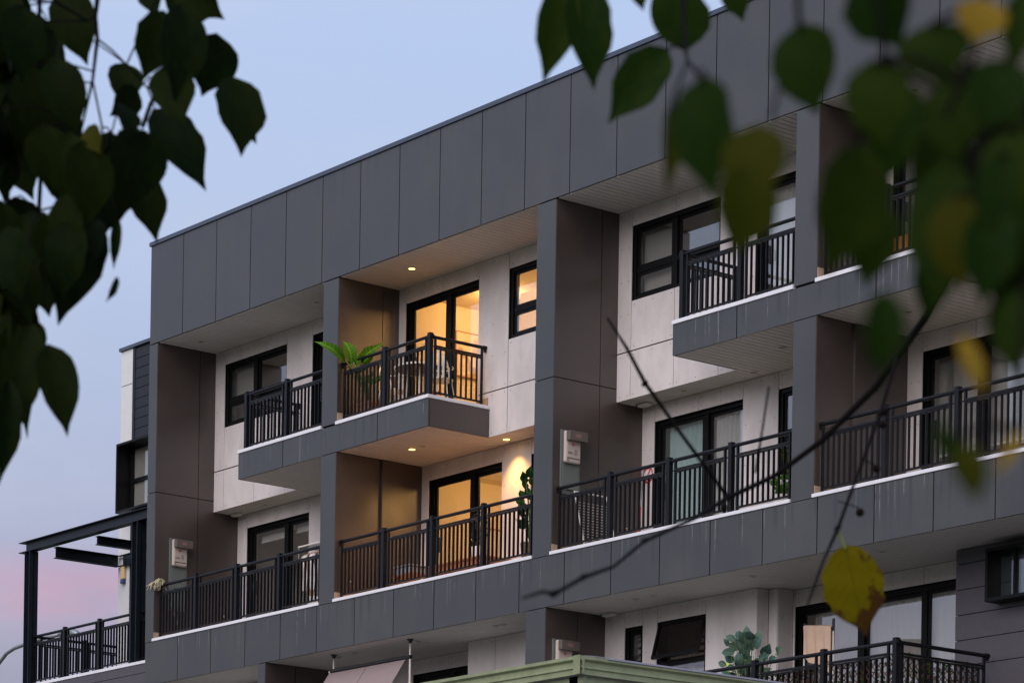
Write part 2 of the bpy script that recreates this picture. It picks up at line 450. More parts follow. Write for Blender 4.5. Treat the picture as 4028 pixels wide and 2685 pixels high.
def thing(name, label, cat, loc=(0, 0, 0), rz=0.0, group=None):
    o = bpy.data.objects.new(name, None); COL.objects.link(o); o.location = loc; o.rotation_euler = (0, 0, rz)
    o.empty_display_size = 0.2
    return tag(o, label, cat, group)


def box_at(name, mat, parent, x0, x1, y0, y1, z0, z1, bevel=0.0):
    """A box part with its origin in its own middle, so each piece is a separate object."""
    me = MB().box(-(x1 - x0) / 2, (x1 - x0) / 2, -(y1 - y0) / 2, (y1 - y0) / 2, -(z1 - z0) / 2, (z1 - z0) / 2).mesh(name)
    o = link(name, me, mat, parent, bevel); o.location = ((x0 + x1) / 2, (y0 + y1) / 2, (z0 + z1) / 2)
    return o


_shared = {}
def shared_box(name, mat, parent, sx, sy, sz, loc):
    k = (name, mat.name, round(sx, 4), round(sy, 4), round(sz, 4))
    if k not in _shared:
        _shared[k] = MB().box(-sx / 2, sx / 2, -sy / 2, sy / 2, -sz / 2, sz / 2).mesh(name)
    o = link(name, _shared[k], mat, parent); o.location = loc
    return o


def subtract(rect, holes):
    """rect minus holes, as a list of rectangles (x0,x1,z0,z1)."""
    xs = sorted({rect[0], rect[1], *[h[0] for h in holes], *[h[1] for h in holes]})
    xs = [x for x in xs if rect[0] <= x <= rect[1]]
    out = []
    for a, b in zip(xs, xs[1:]):
        zs = [(rect[2], rect[3])]
        for h in holes:
            if h[0] <= a + 1e-6 and h[1] >= b - 1e-6:
                nz = []
                for (p, q) in zs:
                    if h[2] > p: nz.append((p, min(q, h[2])))
                    if h[3] < q: nz.append((max(p, h[3]), q))
                zs = [(p, q) for p, q in nz if q - p > 1e-4]
        out += [(a, b, p, q) for p, q in zs]
    return out


# ------------------------------------------------------------------ ground
MB().box(-1500, 1500, -1500, 1500, -1.0, -0.02).build('ground', M['grass'])['kind'] = 'structure'
MB().box(-1500, 1500, -24.0, -14.5, -0.015, 0.0).build('road', M['ground'])['kind'] = 'structure'
MB().box(-1500, 1500, -14.5, -14.3, -0.015, 0.14).build('kerb', M['kerb'])['kind'] = 'structure'
MB().box(-1500, 1500, -24.2, -24.0, -0.015, 0.14).build('kerb', M['kerb'])['kind'] = 'structure'
MB().box(-1500, 1500, -14.3, -0.8, -0.015, 0.12).build('pavement', M['pave'])['kind'] = 'structure'
MB().box(-1500, 1500, -31.0, -24.2, -0.015, 0.12).build('pavement', M['pave'])['kind'] = 'structure'
rp = MB()
for i in range(-20, 30): rp.box(i * 6.0, i * 6.0 + 2.6, -19.31, -19.19, 0.004, 0.008)
o = rp.build('road_marking', M['paint']); o['kind'] = 'structure'

# ------------------------------------------------------------------ apartment building
ZR, ZT, ZC = 14.92, 16.61, 16.675           # roof fascia bottom, parapet top, capping top
Z3B, Z3T = 12.185, 12.61                     # upper balcony fascia
Z2B, Z2T = 9.10, 9.835                       # lower balcony fascia
W3, W2, W1, W1B = 1.17, 1.67, 1.11, 1.62     # recessed wall planes
XE = 27.1
G = 0.009
B = thing('apartment_building', 'charcoal panelled apartment block with pale recessed walls and stacked balconies at dusk', 'apartment building')

cuts = [0.0] + [0.014 + 1.029 * n for n in range(1, 27)]
for a, b in zip(cuts, cuts[1:]):
    box_at('parapet_panel', M['panel'], B, a + G, b - G, 0.0, 0.03, ZR + 0.012, ZT - 0.004)
MB().box(0.002, XE - 0.1, 0.024, 0.25, ZR + 0.03, ZT).build('parapet_core', M['core'], B)
cap = MB().box(-0.025, XE, -0.025, 0.30, ZT, ZC); cap.box(-0.025, 0.28, 0.30, 9.9, ZT, ZC)
cap.build('parapet_cap', M['cap'], B)
MB().box(0.0, XE, 0.25, 10.0, 15.2, 15.4).build('roof', M['slab'], B)
MB().box(0.0, 0.24, 0.03, 10.0, 0.0, ZT - 0.01).build('end_wall', M['panel'], B)
MB().box(0.24, XE, 9.8, 10.0, 0.0, ZT - 0.01).build('rear_wall', M['slab'], B)
MB().box(XE - 0.1, XE, 0.26, 9.8, 0.0, ZT - 0.01).build('end_wall', M['panel'], B)

# lower fascia
c2 = [0.0] + [0.022 + 1.0297 * n for n in range(1, 27)]
for a, b in zip(c2, c2[1:]):
    box_at('fascia_panel', M['panel_streak'], B, a + G, b - G, 0.0, 0.03, Z2B + 0.004, Z2T - 0.006)
MB().box(0.003, XE - 0.1, 0.024, 0.2, Z2B + 0.03, Z2T).build('fascia_core', M['core'], B)
MB().box(0.24, XE - 0.1, 0.2, W2 + 0.35, Z2B + 0.06, Z2T - 0.02).build('balcony_slab', M['slab'], B)
# upper fascia (two projecting balconies, each shared across a column)
for (xa, xm1, xm2, xb) in ((2.835, 4.133, 6.732, 8.035), (13.615, 14.902, 17.5, 18.81), (24.4, 25.69, 26.9, XE - 0.1)):
    for a, b in ((xa, xm1), (xm1, xm2), (xm2, xb)):
        box_at('fascia_panel', M['panel_streak'], B, a + (G if a != xa else 0), b - (G if b != xb else 0), 0.0, 0.03, Z3B + 0.004, Z3T - 0.004)
    MB().box(xa + 0.03, xb - 0.03, 0.026, W3 + 0.02, Z3B + 0.03, Z3T).build('balcony_slab', M['core'], B)
    if xb < 20:
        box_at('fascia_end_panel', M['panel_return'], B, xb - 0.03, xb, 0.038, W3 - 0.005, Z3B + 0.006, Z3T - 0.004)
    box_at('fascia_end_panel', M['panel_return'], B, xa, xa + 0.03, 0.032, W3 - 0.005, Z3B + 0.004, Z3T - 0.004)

# columns with side walls
COLS = [(0.0, 0.27), (5.222, 5.642), (10.61, 11.05), (15.995, 16.43), (21.39, 21.83)]
for i, (a, b) in enumerate(COLS):
    seams = [(Z3T + 0.03, ZR - 0.008), (Z2T + 0.004, Z3B - 0.008)] if i % 2 else [(12.385, ZR - 0.008), (Z2T + 0.004, 12.372)]
    for (p, q) in seams:
        box_at('column_panel', M['panel'], B, a + (0.004 if i else 0), b - 0.010, 0.0, 0.03, p, q)
    j = 0.85 if i != 3 else 0.84
    for (lo, hi, dep) in ((12.385, ZR - 0.012, W3), (Z2T + 0.05, 12.372, W2)):
        if i % 2:
            lo, hi = (Z3T, ZR - 0.012) if dep == W3 else (Z2T + 0.05, Z3B - 0.004)
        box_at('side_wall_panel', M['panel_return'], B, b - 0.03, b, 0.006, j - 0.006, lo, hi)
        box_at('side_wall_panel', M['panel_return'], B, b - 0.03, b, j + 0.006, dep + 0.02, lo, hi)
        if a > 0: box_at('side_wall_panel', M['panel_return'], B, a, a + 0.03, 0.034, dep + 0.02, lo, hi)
    MB().box(a + 0.03, b - 0.024, 0.02, W2, Z2T, ZR).build('column_core', M['core'], B)
    if i in (1, 3):     # shallow boxed-out duct on the lower side wall
        y0, y1 = (0.86, 1.225) if i == 1 else (0.66, 1.06)
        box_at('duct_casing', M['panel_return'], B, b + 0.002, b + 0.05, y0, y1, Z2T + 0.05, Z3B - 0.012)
# party walls behind the columns
for (a, b) in COLS[1:]:
    MB().box(a + 0.12, b - 0.02, W2 + 0.002, 9.8, Z2T, 15.2).build('party_wall', M['plaster'], B)

# soffits: grooved boards that run front to back
boards = 0
def soffit(x0, x1, y0, y1, zb, joined=False):
    global boards
    p = 0.125; n = int(round((x1 - x0) / p)); p = (x1 - x0) / n
    s = MB().box(x0, x1, y0, y1, zb + 0.030, zb + 0.036).build('soffit', M['soffit'], B)
    acc = MB()
    for i in range(n):
        if joined or boards >= 300:
            acc.box(x0 + i * p + 0.0065, x0 + (i + 1) * p - 0.0065, y0, y1, zb, zb + 0.014)
        else:
            shared_box('soffit_board', M['soffit'], s, p - 0.013, y1 - y0, 0.014, (x0 + (i + 0.5) * p, (y0 + y1) / 2, zb + 0.007)); boards += 1
    if acc.v:
        o = acc.build('soffit_lining', M['soffit'], s); o['kind'] = 'stuff'

for (a, b) in ((0.27, 5.222), (5.642, 10.61), (11.05, 15.995), (16.43, 21.39)):
    soffit(a, b, 0.034, W3, ZR)
soffit(2.87, 5.222, 0.034, W2, Z3B + 0.004); soffit(5.642, 8.0, 0.034, W2, Z3B + 0.004)
soffit(0.27, 2.866, W3 + 0.003, W2, Z3B + 0.004); soffit(8.004, 10.61, W3 + 0.003, W2, Z3B + 0.004)
soffit(13.65, 15.995, 0.034, W2, Z3B + 0.004); soffit(11.05, 13.646, W3 + 0.003, W2, Z3B + 0.004)
soffit(16.43, 18.775, 0.034, W2, Z3B + 0.004); soffit(18.779, 21.39, W3 + 0.003, W2, Z3B + 0.004)
soffit(0.24, 3.52, 0.034, W1B, Z2B + 0.003, True); soffit(3.72, 10.49, 0.034, W1B, Z2B + 0.003, True); soffit(10.94, 26.9, 0.034, W1B, Z2B + 0.003, True)

screws = MB()
def wall(y, rect, holes, vj, hj, gap=0.005):
    """Panelled wall: every sheet a part; joints at vj / hj; holes are openings."""
    x0, x1, z0, z1 = rect
    core = MB()
    for (a, b, p, q) in subtract(rect, holes): core.box(a, b, y + 0.022, y + 0.20, p + (0.05 if p == z0 else 0), q)
    core.build('wall_core', M['core'], B)
    xs = [x0] + [v for v in vj if x0 < v < x1] + [x1]
    for a, b in zip(xs, xs[1:]):
        zs = [z0] + [h for h in hj if z0 < h < z1] + [z1]
        for p, q in zip(zs, zs[1:]):
            for (ra, rb, rp, rq) in subtract((a, b, p, q), [h for h in holes if h[0] < b - 1e-4 and h[1] > a + 1e-4]):
                if rb - ra < 0.03 or rq - rp < 0.03: continue
                ga = gap if ra > x0 + 1e-4 else 0; gb = gap if rb < x1 - 1e-4 else 0
                hg = 0.009 if abs(rp - 12.88) < 1e-3 else 0.002; hg2 = 0.009 if abs(rq - 12.88) < 1e-3 else 0.002
                box_at('wall_panel', M['cement'], B, ra + ga, rb - gb, y, y + 0.012, rp + hg, rq - hg2)
                cx = [ra + 0.07, rb - 0.07] + ([(ra + rb) / 2] if rb - ra > 0.6 else [])
                nz = max(2, int(round((rq - rp) / 0.55)) + 1)
                if rb - ra < 0.2: cx = [(ra + rb) / 2]
                for sx in cx:
                    for k in range(nz):
                        sz = rp + 0.06 + (rq - rp - 0.12) * k / (nz - 1)
                        if rq - rp < 0.16 and k: continue
                        screws.disc((sx, y - 0.002, sz), 0.007, 6, 'y', 0.003)


def glazed(name, parent, x0, x1, z0, z1, y, mull, trans, glass='glass', handle=None, fw=0.055, stile=0.05, sill=True, dep=0.09):
    """Window or sliding door: outer frame + sashes (mesh of the part), panes as children."""
    f = MB()
    f.box(x0, x0 + fw, y, y + dep, z0, z1).box(x1 - fw, x1, y, y + dep, z0, z1)
    f.box(x0 + fw, x1 - fw, y, y + dep, z1 - fw, z1).box(x0 + fw, x1 - fw, y, y + dep, z0, z0 + fw)
    o = f.build(name, M['alu'], parent)
    xs = [x0 + fw, *mull, x1 - fw]
    zs = [z0 + fw, *trans, z1 - fw]
    fr = MB()
    for m_ in mull: fr.box(m_ - 0.045, m_ + 0.045, y + 0.012, y + dep - 0.004, z0 + fw, z1 - fw)
    k = 0
    for i, (a, b) in enumerate(zip(xs, xs[1:])):
        a2, b2 = a + (0.045 if i else 0), b - (0.045 if i < len(xs) - 2 else 0)
        yy = y + 0.028 + (0.022 if i % 2 else 0)
        for j, (p, q) in enumerate(zip(zs, zs[1:])):
            p2 = p + (0.032 if j else 0); q2 = q - (0.032 if j < len(zs) - 2 else 0)
            s = MB().box(a2, a2 + stile, yy, yy + 0.03, p2, q2).box(b2 - stile, b2, yy, yy + 0.03, p2, q2)
            s.box(a2 + stile, b2 - stile, yy, yy + 0.03, q2 - stile, q2).box(a2 + stile, b2 - stile, yy, yy + 0.03, p2, p2 + stile)
            s.build('sash', M['alu'], o)
            g = glass if isinstance(glass, str) else glass[k % len(glass)]
            MB().box(a2 + stile - 0.004, b2 - stile + 0.004, yy + 0.012, yy + 0.016, p2 + stile - 0.004, q2 - stile + 0.004).build('pane', M[g], o)
            k += 1
    for t_ in trans: fr.box(x0 + fw, x1 - fw, y + 0.016, y + dep - 0.006, t_ - 0.032, t_ + 0.032)
    if fr.v: fr.build('mullion', M['alu'], o)
    if handle is not None:
        h = MB().box(handle - 0.025, handle + 0.025, y + 0.004, y + 0.028, z0 + 0.92, z0 + 1.16)
        h.tube([(handle, y + 0.01, z0 + 0.96), (handle + 0.02, y - 0.045, z0 + 0.98), (handle + 0.02, y - 0.045, z0 + 1.10), (handle, y + 0.01, z0 + 1.12)], 0.009, 6)
        h.build('handle', M['black'], o)
    return o


# --- upper storey walls
OB = 5.39
def upperA(o):   # bays one and three
    win = (o + 0.57, o + 2.46, 13.60, 14.68); door = (o + 3.22, o + 4.98, Z3T + 0.04, 14.68)
    x0 = 0.27 if o == 0 else 11.05; x1 = 5.222 if o == 0 else 15.995
    wall(W3, (x0, x1, Z3B + 0.004, ZR - 0.002), [win, door], [o + 0.57, o + 1.515, o + 2.46, o + 3.22], [12.88])
    glazed('window', B, *win[:2], *win[2:], W3 + 0.035, [o + 1.455], [14.03], stile=0.045)
    glazed('sliding_door', B, *door[:2], *door[2:], W3 + 0.07, [o + 4.1], [], handle=o + 3.36)
def upperB(o):
    door = (o + 0.44, o + 2.33, Z3T + 0.04, 14.67); win = (o + 3.088, o + 4.6, 13.60, 14.67)
    x0 = 5.642 if o < 10 else 16.43; x1 = 10.61 if o < 10 else 21.39
    wall(W3, (x0, x1, Z3B + 0.004, ZR - 0.002), [win, door], [o + 0.435, o + 1.38, o + 2.33, o + 3.083], [12.88])
    glazed('sliding_door', B, *door[:2], *door[2:], W3 + 0.07, [o + 1.46], [], handle=o + 0.60)
    glazed('window', B, *win[:2], *win[2:], W3 + 0.035, [o + 3.95], [14.03], stile=0.045)
upperA(0.0); upperB(OB); upperA(10.78); upperB(16.17)
# --- lower storey walls
def lower(o, x0, x1, glass='glass', mul=1.60):
    j = o + 0.565
    door = (j, o + 2.455, Z2T + 0.03, 11.94); win = (o + 3.185, o + 4.5, 10.75, 11.94)
    wall(W2, (x0, x1, Z2T - 0.02, Z3B), [door, win], [j, o + 1.51, o + 2.455, o + 3.185], [])
    glazed('sliding_door', B, *door[:2], *door[2:], W2 + 0.07, [o + mul], [], glass=glass, handle=j + 0.17)
    glazed('window', B, *win[:2], *win[2:], W2 + 0.035, [o + 3.9], [11.3], stile=0.045)
lower(0.0, 0.27, 5.222, mul=1.68)
lower(OB - 0.125, 5.642, 10.61, mul=1.50 + 0.125)
lower(10.76, 11.05, 15.995, ('glass_teal', 'glass'), mul=1.60)
lower(16.14, 16.43, 21.39, mul=1.56)

# --- rooms behind the glass
LAMPS = {}
def room(x0, x1, y0, y1, z0, z1):
    r = MB()
    r.box(x0, x0 + 0.05, y0, y1, z0, z1).box(x1 - 0.05, x1, y0, y1, z0, z1).box(x0, x1, y1, y1 + 0.05, z0, z1)
    r.box(x0, x1, y0, y1, z1, z1 + 0.05)
    o = r.build('room_shell', M['plaster'], B)
    MB().box(x0, x1, y0, y1, z0 - 0.05, z0).build('room_floor', M['floor_tile'], B)
bays = ((0.25, 5.33), (5.63, 10.72), (11.04, 16.1), (16.42, 21.5))
for (a, b) in bays:
    room(a, b, W3 + 0.2, 6.0, Z3T + 0.03, 14.86)
    room(a, b, W2 + 0.2, 6.0, Z2T + 0.02, 12.10)

# balcony floors and tile skirtings
for i, (a, b) in enumerate(bays):
    x0, x1 = COLS[i][1], COLS[i + 1][0]
    MB().box(x0, x1, 0.15, W2, Z2T - 0.02, Z2T).build('balcony_floor', M['floor_tile'], B)
    box_at('skirting', M['skirt_tile'], B, x0, x0 + 0.012, 0.0, W2 - 0.01, Z2T + 0.01, 9.99)
for (x0, x1) in ((2.86, 5.222), (5.642, 8.01), (13.64, 15.995), (16.43, 18.79)):
    MB().box(x0, x1, 0.15, W3 - 0.002, Z3T, Z3T + 0.02).build('balcony_floor', M['floor_tile'], B)
for x0 in (5.642, 16.43):
    box_at('skirting', M['skirt_tile'], B, x0, x0 + 0.012, 0.0, W3 - 0.01, Z3T + 0.02, 12.80)
for (x0, x1) in ((5.66, 5.83), (7.71, 8.0), (16.44, 16.6), (18.5, 18.79)):
    box_at('skirting', M['skirt_tile'], B, x0, x1, W3 - 0.012, W3 - 0.001, Z3T + 0.02, 12.80)

# white ledge flashings
for (a, b) in ((0.235, 5.215), (5.612, 10.605), (11.02, 15.985), (16.40, 21.38)):
    MB().box(a, b, -0.018, 0.16, Z2T, Z2T + 0.05).build('ledge_flashing', M['ledge'], B, bevel=0.006)
for (a, b, side) in ((2.82, 5.212, -1), (5.612, 8.05, 1), (13.6, 15.985, -1), (16.40, 18.825, 1)):
    f = MB().box(a, b, -0.018, 0.16, Z3T, Z3T + 0.055)
    if side > 0: f.box(b - 0.18, b, 0.16, W3 - 0.004, Z3T, Z3T + 0.055)
    else: f.box(a, a + 0.18, 0.16, W3 - 0.004, Z3T, Z3T + 0.055)
    f.build('ledge_flashing', M['ledge'], B, bevel=0.006)

# --- first storey (under the lower fascia)
for (a, b) in ((3.51, 3.726), (10.49, 10.945)):
    box_at('column_panel', M['panel'], B, a, b - 0.01, 0.0, 0.03, 5.8, Z2B - 0.008)
    for (p, q) in ((0.006, 0.58), (0.592, W1B)):
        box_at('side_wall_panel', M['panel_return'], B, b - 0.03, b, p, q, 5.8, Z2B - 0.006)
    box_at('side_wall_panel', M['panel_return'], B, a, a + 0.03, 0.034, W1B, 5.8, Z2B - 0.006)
    MB().box(a + 0.03, b - 0.03, 0.02, W1B, 5.8, Z2B).build('column_core', M['core'], B)
Z1F = 6.72
def wall1(y, rect, holes, vj): wall(y, rect, holes, vj, [])
wall1(W1, (0.24, 3.51, Z1F, Z2B), [], [1.2, 2.4])
d1 = (5.55, 7.52, Z1F + 0.03, 8.87)
wall1(W1B, (3.726, 7.67, Z1F, Z2B), [d1], [4.4, 5.06, 5.55, 6.5])
glazed('sliding_door', B, *d1[:2], *d1[2:], W1B + 0.07, [6.5], [])
w1 = (9.09, 10.2, 7.4, 8.86)
wall1(W1, (7.67, 10.49, Z1F, Z2B), [w1], [8.35, 9.09])
glazed('window', B, *w1[:2], *w1[2:], W1 + 0.035, [9.7], [])
box_at('wall_panel', M['cement'], B, 7.67, 7.682, W1 + 0.012, W1B, Z1F, Z2B - 0.004)
w2 = (11.39, 11.78, 7.3, 8.87); w3 = (12.10, 13.13, 7.55, 8.87)
wall1(W1, (10.945, 14.165, Z1F, Z2B), [w2, w3], [11.39, 11.78, 12.10, 13.13])
glazed('window', B, *w2[:2], *w2[2:], W1 + 0.035, [], [], stile=0.05)
box_at('wall_panel', M['cement'], B, 14.165, 14.177, W1 + 0.004, 1.325, Z1F, Z2B - 0.004)
box_at('wall_panel', M['cement'], B, 14.182, 14.345, 1.33, 1.342, Z1F, Z2B - 0.004)
box_at('wall_panel', M['cement'], B, 14.347, 14.359, 1.342, W1B - 0.004, Z1F, Z2B - 0.004)
MB().box(13.9, 14.343, 1.345, W1B + 0.2, Z1F, Z2B - 0.006).build('wall_core', M['core'], B)
d2 = (14.40, 17.9, Z1F + 0.03, 8.865)
wall1(W1B, (14.361, 17.9, Z1F, Z2B), [d2], [15.7, 16.84])
glazed('sliding_door', B, *d2[:2], *d2[2:], W1B + 0.07, [15.62, 16.78], [], handle=14.5, fw=0.07)
room(10.6, 17.95, W1B + 0.25, 6.0, Z1F, 9.0); room(3.72, 10.5, W1B + 0.25, 6.0, Z1F, 9.0)
MB().box(0.3, XE - 0.2, -0.05, W1B + 0.3, 6.2, Z1F - 0.002).build('balcony_slab', M['slab'], B)
MB().box(0.3, XE - 0.2, 0.1, 9.7, 0.0, 6.2).build('base_wall', M['slab'], B)
# dark weatherboard bay at the right
zz = [9.095, 8.904, 8.58, 8.257, 7.936, 7.61, 7.285, 6.96, 6.63]
for p, q in zip(zz[1:], zz):
    box_at('cladding_board', M['clad_warm'], B, 17.9, 26.9, W1, W1 + 0.025, p + 0.007, q - 0.004)
    box_at('cladding_board', M['clad_warm'], B, 17.902, 17.926, W1 + 0.03, W1B, p + 0.007, q - 0.004)
MB().box(17.92, 26.9, W1 + 0.02, W1B, 6.6, Z2B - 0.004).build('wall_core', M['core'], B)
# window hood box on the weatherboards
vb = MB().box(18.63, 18.67, 0.86, W1 - 0.002, 8.32, 8.98).box(18.67, 20.2, 0.86, W1 - 0.002, 8.94, 8.98).box(18.67, 20.2, 0.86, W1 - 0.002, 8.32, 8.36).box(20.16, 20.2, 0.86, W1 - 0.002, 8.36, 8.94)
hood = vb.build('window_hood', M['alu'], B)
MB().box(18.67, 20.16, W1 - 0.03, W1 - 0.01, 8.36, 8.94).build('pane', M['glass_teal'], hood)
MB().box(18.93, 18.97, W1 - 0.06, W1 - 0.03, 8.36, 8.94).build('mullion', M['alu'], hood)
o = screws.build('screw_heads', M['core'], B); o['kind'] = 'stuff'

# top-hung window propped open, with shutters behind it
wf = MB().box(12.10, 12.15, W1 + 0.03, W1 + 0.1, 7.55, 8.87).box(13.08, 13.13, W1 + 0.03, W1 + 0.1, 7.55, 8.87).box(12.15, 13.08, W1 + 0.03, W1 + 0.1, 8.82, 8.87)
wf.box(12.15, 13.08, W1 + 0.03, W1 + 0.1, 7.55, 7.60).box(12.15, 13.08, W1 + 0.03, W1 + 0.1, 8.23, 8.31)
win = wf.build('window', M['alu'], B)
MB().box(12.15, 13.08, W1 + 0.05, W1 + 0.056, 7.60, 8.23).build('pane', M['glass'], win)
sa = MB().box(0, 0.04, -0.02, 0.02, -0.54, 0).box(0.95, 0.99, -0.02, 0.02, -0.54, 0).box(0.04, 0.95, -0.02, 0.02, -0.04, 0).box(0.04, 0.95, -0.02, 0.02, -0.54, -0.49).build('sash', M['alu'], win)
sa.location = (12.125, W1 + 0.02, 8.85); sa.rotation_euler = (R(-15), 0, 0)
pn = MB().box(12.16, 13.08, -0.003, 0.003, -0.50, -0.035).build('pane', M['glass_brown'], win)
pn.location = (0, W1 + 0.02, 8.85); pn.rotation_euler = (R(-15), 0, 0)
for (x0, x1) in ((12.17, 12.62), (12.64, 13.07)):
    sh = MB().box(x0, x0 + 0.05, W1 + 0.2, W1 + 0.23, 7.6, 8.84).box(x1 - 0.05, x1, W1 + 0.2, W1 + 0.23, 7.6, 8.84).build('shutter', M['white_wall'], win)
    for k in range(12):
        s2 = shared_box('shutter_slat', M['white_wall'], B, x1 - x0 - 0.10, 0.085, 0.008, ((x0 + x1) / 2, W1 + 0.215, 7.66 + k * 0.10)); s2.rotation_euler = (R(50), 0, 0)
for k in range(13):
    s2 = shared_box('shutter_slat', M['white_wall'], B, 0.34, 0.085, 0.008, (11.58, W1 + 0.22, 7.55 + k * 0.10)); s2.rotation_euler = (R(50), 0, 0)
MB().box(13.95, 14.2, 1.1, 1.12, 9.0, 9.01)

# ------------------------------------------------------------------ downlights and the lamps that are lit
def downlight(x, y, zc, lit=False, r=0.064):
    o = MB().ring((x, y, zc - 0.008), r * 0.78, r, 20, 'z', 0.009).build('downlight', M['white_metal'], B)
    MB().disc((x, y, zc - 0.004), r * 0.78, 20, 'z', 0.006).build('lens', M['lens_on'] if lit else M['lens_off'], o)
    if lit:
        ld = bpy.data.lights.new('downlight_lamp', 'SPOT'); lo = bpy.data.objects.new('downlight_lamp', ld); COL.objects.link(lo)
        ld.energy = lit * 4.0; ld.color = (1.0, 0.47, 0.11); ld.spot_size = R(102); ld.spot_blend = 1.0; ld.shadow_soft_size = 0.05
        lo.location = (x, y, zc - 0.03); lo.parent = o
downlight(6.78, 0.575, ZR, 26); downlight(6.59, 0.77, Z3B, 26); downlight(8.125, 1.435, Z3B, 22)
for q in ((0.826, 0.51, ZR), (4.2, 0.566, ZR), (17.567, 0.563, ZR), (14.98, 0.57, ZR), (6.877, 0.771, Z3B), (1.46, 1.445, Z3B), (12.257, 1.407, Z3B), (14.935, 0.778, Z3B),
          (13.69, 1.427, Z3B), (17.32, 0.767, Z3B), (5.527, 0.483, Z2B), (9.158, 0.487, Z2B), (9.325, 0.491, Z2B), (5.04, 0.517, Z2B), (7.226, 0.486, Z2B),
          (12.347, 0.488, Z2B), (12.73, 0.473, Z2B), (14.78, 0.48, Z2B), (17.2, 0.486, Z2B)):
    downlight(*q)
def room_light(x, y, zc, e):
    o = MB().disc((x, y, zc - 0.012), 0.05, 16, 'z', 0.01).build('ceiling_lamp', M['lens_on'], B)
    ld = bpy.data.lights.new('room_lamp', 'POINT'); lo = bpy.data.objects.new('room_lamp', ld); COL.objects.link(lo)
    ld.energy = e; ld.color = (1.0, 0.53, 0.165); ld.shadow_soft_size = 0.12; lo.location = (x, y, zc - 0.15); lo.parent = o
room_light(6.75, 2.35, 14.86, 38); room_light(8.3, 3.6, 14.86, 44); room_light(9.2, 2.2, 14.86, 34)
room_light(7.35, 2.45, 12.10, 34); room_light(7.6, 4.2, 12.10, 36)

# emergency/sensor lights tucked in the soffit corners
for (x, y, zc) in ((0.43, 1.50, Z3B), (11.25, 1.49, Z3B), (11.13, 0.98, Z2B)):
    o = MB().box(x - 0.06, x + 0.16, y - 0.05, y + 0.06, zc - 0.045, zc).build('sensor_light', M['white_metal'], B, bevel=0.015)
    MB().box(x - 0.10, x - 0.061, y - 0.04, y + 0.05, zc - 0.042, zc - 0.004).build('lens', M['blue'], o, bevel=0.012)


# ------------------------------------------------------------------ balcony railings
RG = 'metal railings of the balconies'
def railing(label, runs, zb):
    """runs: list of (origin x, y, angle, panels, posts, rail start, rail end, end bracket flags); zb = ledge top."""
    t = thing('balcony_railing', label, 'railing', (runs[0][0], runs[0][1], zb), 0, RG)
    base = Vector((runs[0][0], runs[0][1], 0))
    for (ox, oy, ang, panels, posts, ra, rb, br) in runs:
        off = Vector((ox, oy, 0)) - base; mat = Matrix.Translation(off) @ Matrix.Rotation(ang, 4, 'Z')
        def place(o):
            o.matrix_local = mat @ Matrix.Translation(o.location); return o
        h = MB().tube([(ra, 0, 0.905), (rb, 0, 0.905)], 0.0255, 12)
        for e, sgn in ((ra, 1), (rb, -1)):
            if (br & 1 and e == ra) or (br & 2 and e == rb):
                h.tube([(e - 0.012 * sgn, 0, 0.905), (e + 0.05 * sgn, 0, 0.905)], 0.034, 12)
                h.box(min(e, e + 0.03 * sgn), max(e, e + 0.03 * sgn), -0.02, 0.02, 0.84, 0.905)
        place(h.build('handrail', M['rail'], t, smooth=False))
        for p in posts:
            place(shared_box('post', M['rail'], t, 0.068, 0.068, 0.96, (p, 0, 0.478)))
            c = MB().tube([(p - 0.06, 0, 0.905), (p + 0.06, 0, 0.905)], 0.031, 12); place(c.build('collar', M['rail'], t))
        for (a, b) in panels:
            L = b - a
            for x in (a, b):
                place(shared_box('stanchion', M['rail'], t, 0.028, 0.034, 0.93 if True else 0, (x, 0, 0.435)))
            place(shared_box('top_rail', M['rail'], t, L, 0.038, 0.028, ((a + b) / 2, 0, 0.772)))
            place(shared_box('top_rail', M['rail'], t, L, 0.030, 0.020, ((a + b) / 2, 0, 0.738)))
            place(shared_box('bottom_rail', M['rail'], t, L, 0.030, 0.026, ((a + b) / 2, 0, 0.072)))
            n = max(2, int(round(L / 0.1013)) - 1)
            for k in range(1, n + 1):
                place(shared_box('baluster', M['rail'], t, 0.014, 0.036, 0.685, (a + L * k / (n + 1), -0.004, 0.402)))
            for x in (a - 0.09, b + 0.03):
                if ra < x < rb - 0.05: place(shared_box('link_bar', M['rail'], t, 0.10, 0.014, 0.016, (x + 0.03, 0, 0.765)))
    return t


PA = [(0.045, 1.045), (1.29, 2.29), (2.545, 3.55), (3.80, 4.81)]
PO = [1.168, 2.418, 3.675]
YR = 0.105
Z2L, Z3L = Z2T + 0.05, Z3T + 0.055
railing('black railing under the strip mop head, first balcony beside the steel pergola', [(0.27, YR, 0, PA, PO, -0.02, 4.945, 1)], Z2L)
railing('black railing of the lit lower balcony with timber sofa behind it', [(5.642, YR, 0, PA, PO, -0.02, 4.96, 1)], Z2L)
railing('black railing in front of the white clothes airer and no smoking sign', [(11.05, YR, 0, PA, PO, -0.02, 4.94, 1)], Z2L)
railing('black railing at the right behind the dark hanging twigs, lower balcony', [(16.43, YR, 0, PA, PO, -0.02, 4.95, 1)], Z2L)
railing('black railing round the left top balcony beside the lit one',
        [(2.835, YR, 0, [(0.185, 1.125), (1.365, 2.36)], [0.075, 1.25], 0.06, 2.385, 0),
         (2.915, YR, R(90), [(0.10, 0.96)], [], 0.0, 1.05, 2)], Z3L)
railing('black corner railing round the lit top balcony with white bistro chairs',
        [(5.642, YR, 0, [(0.045, 1.045), (1.225, 2.185)], [1.135, 2.285], -0.02, 2.285, 1),
         (7.925, YR, R(90), [(0.095, 0.985)], [], 0.0, 1.06, 2)], Z3L)
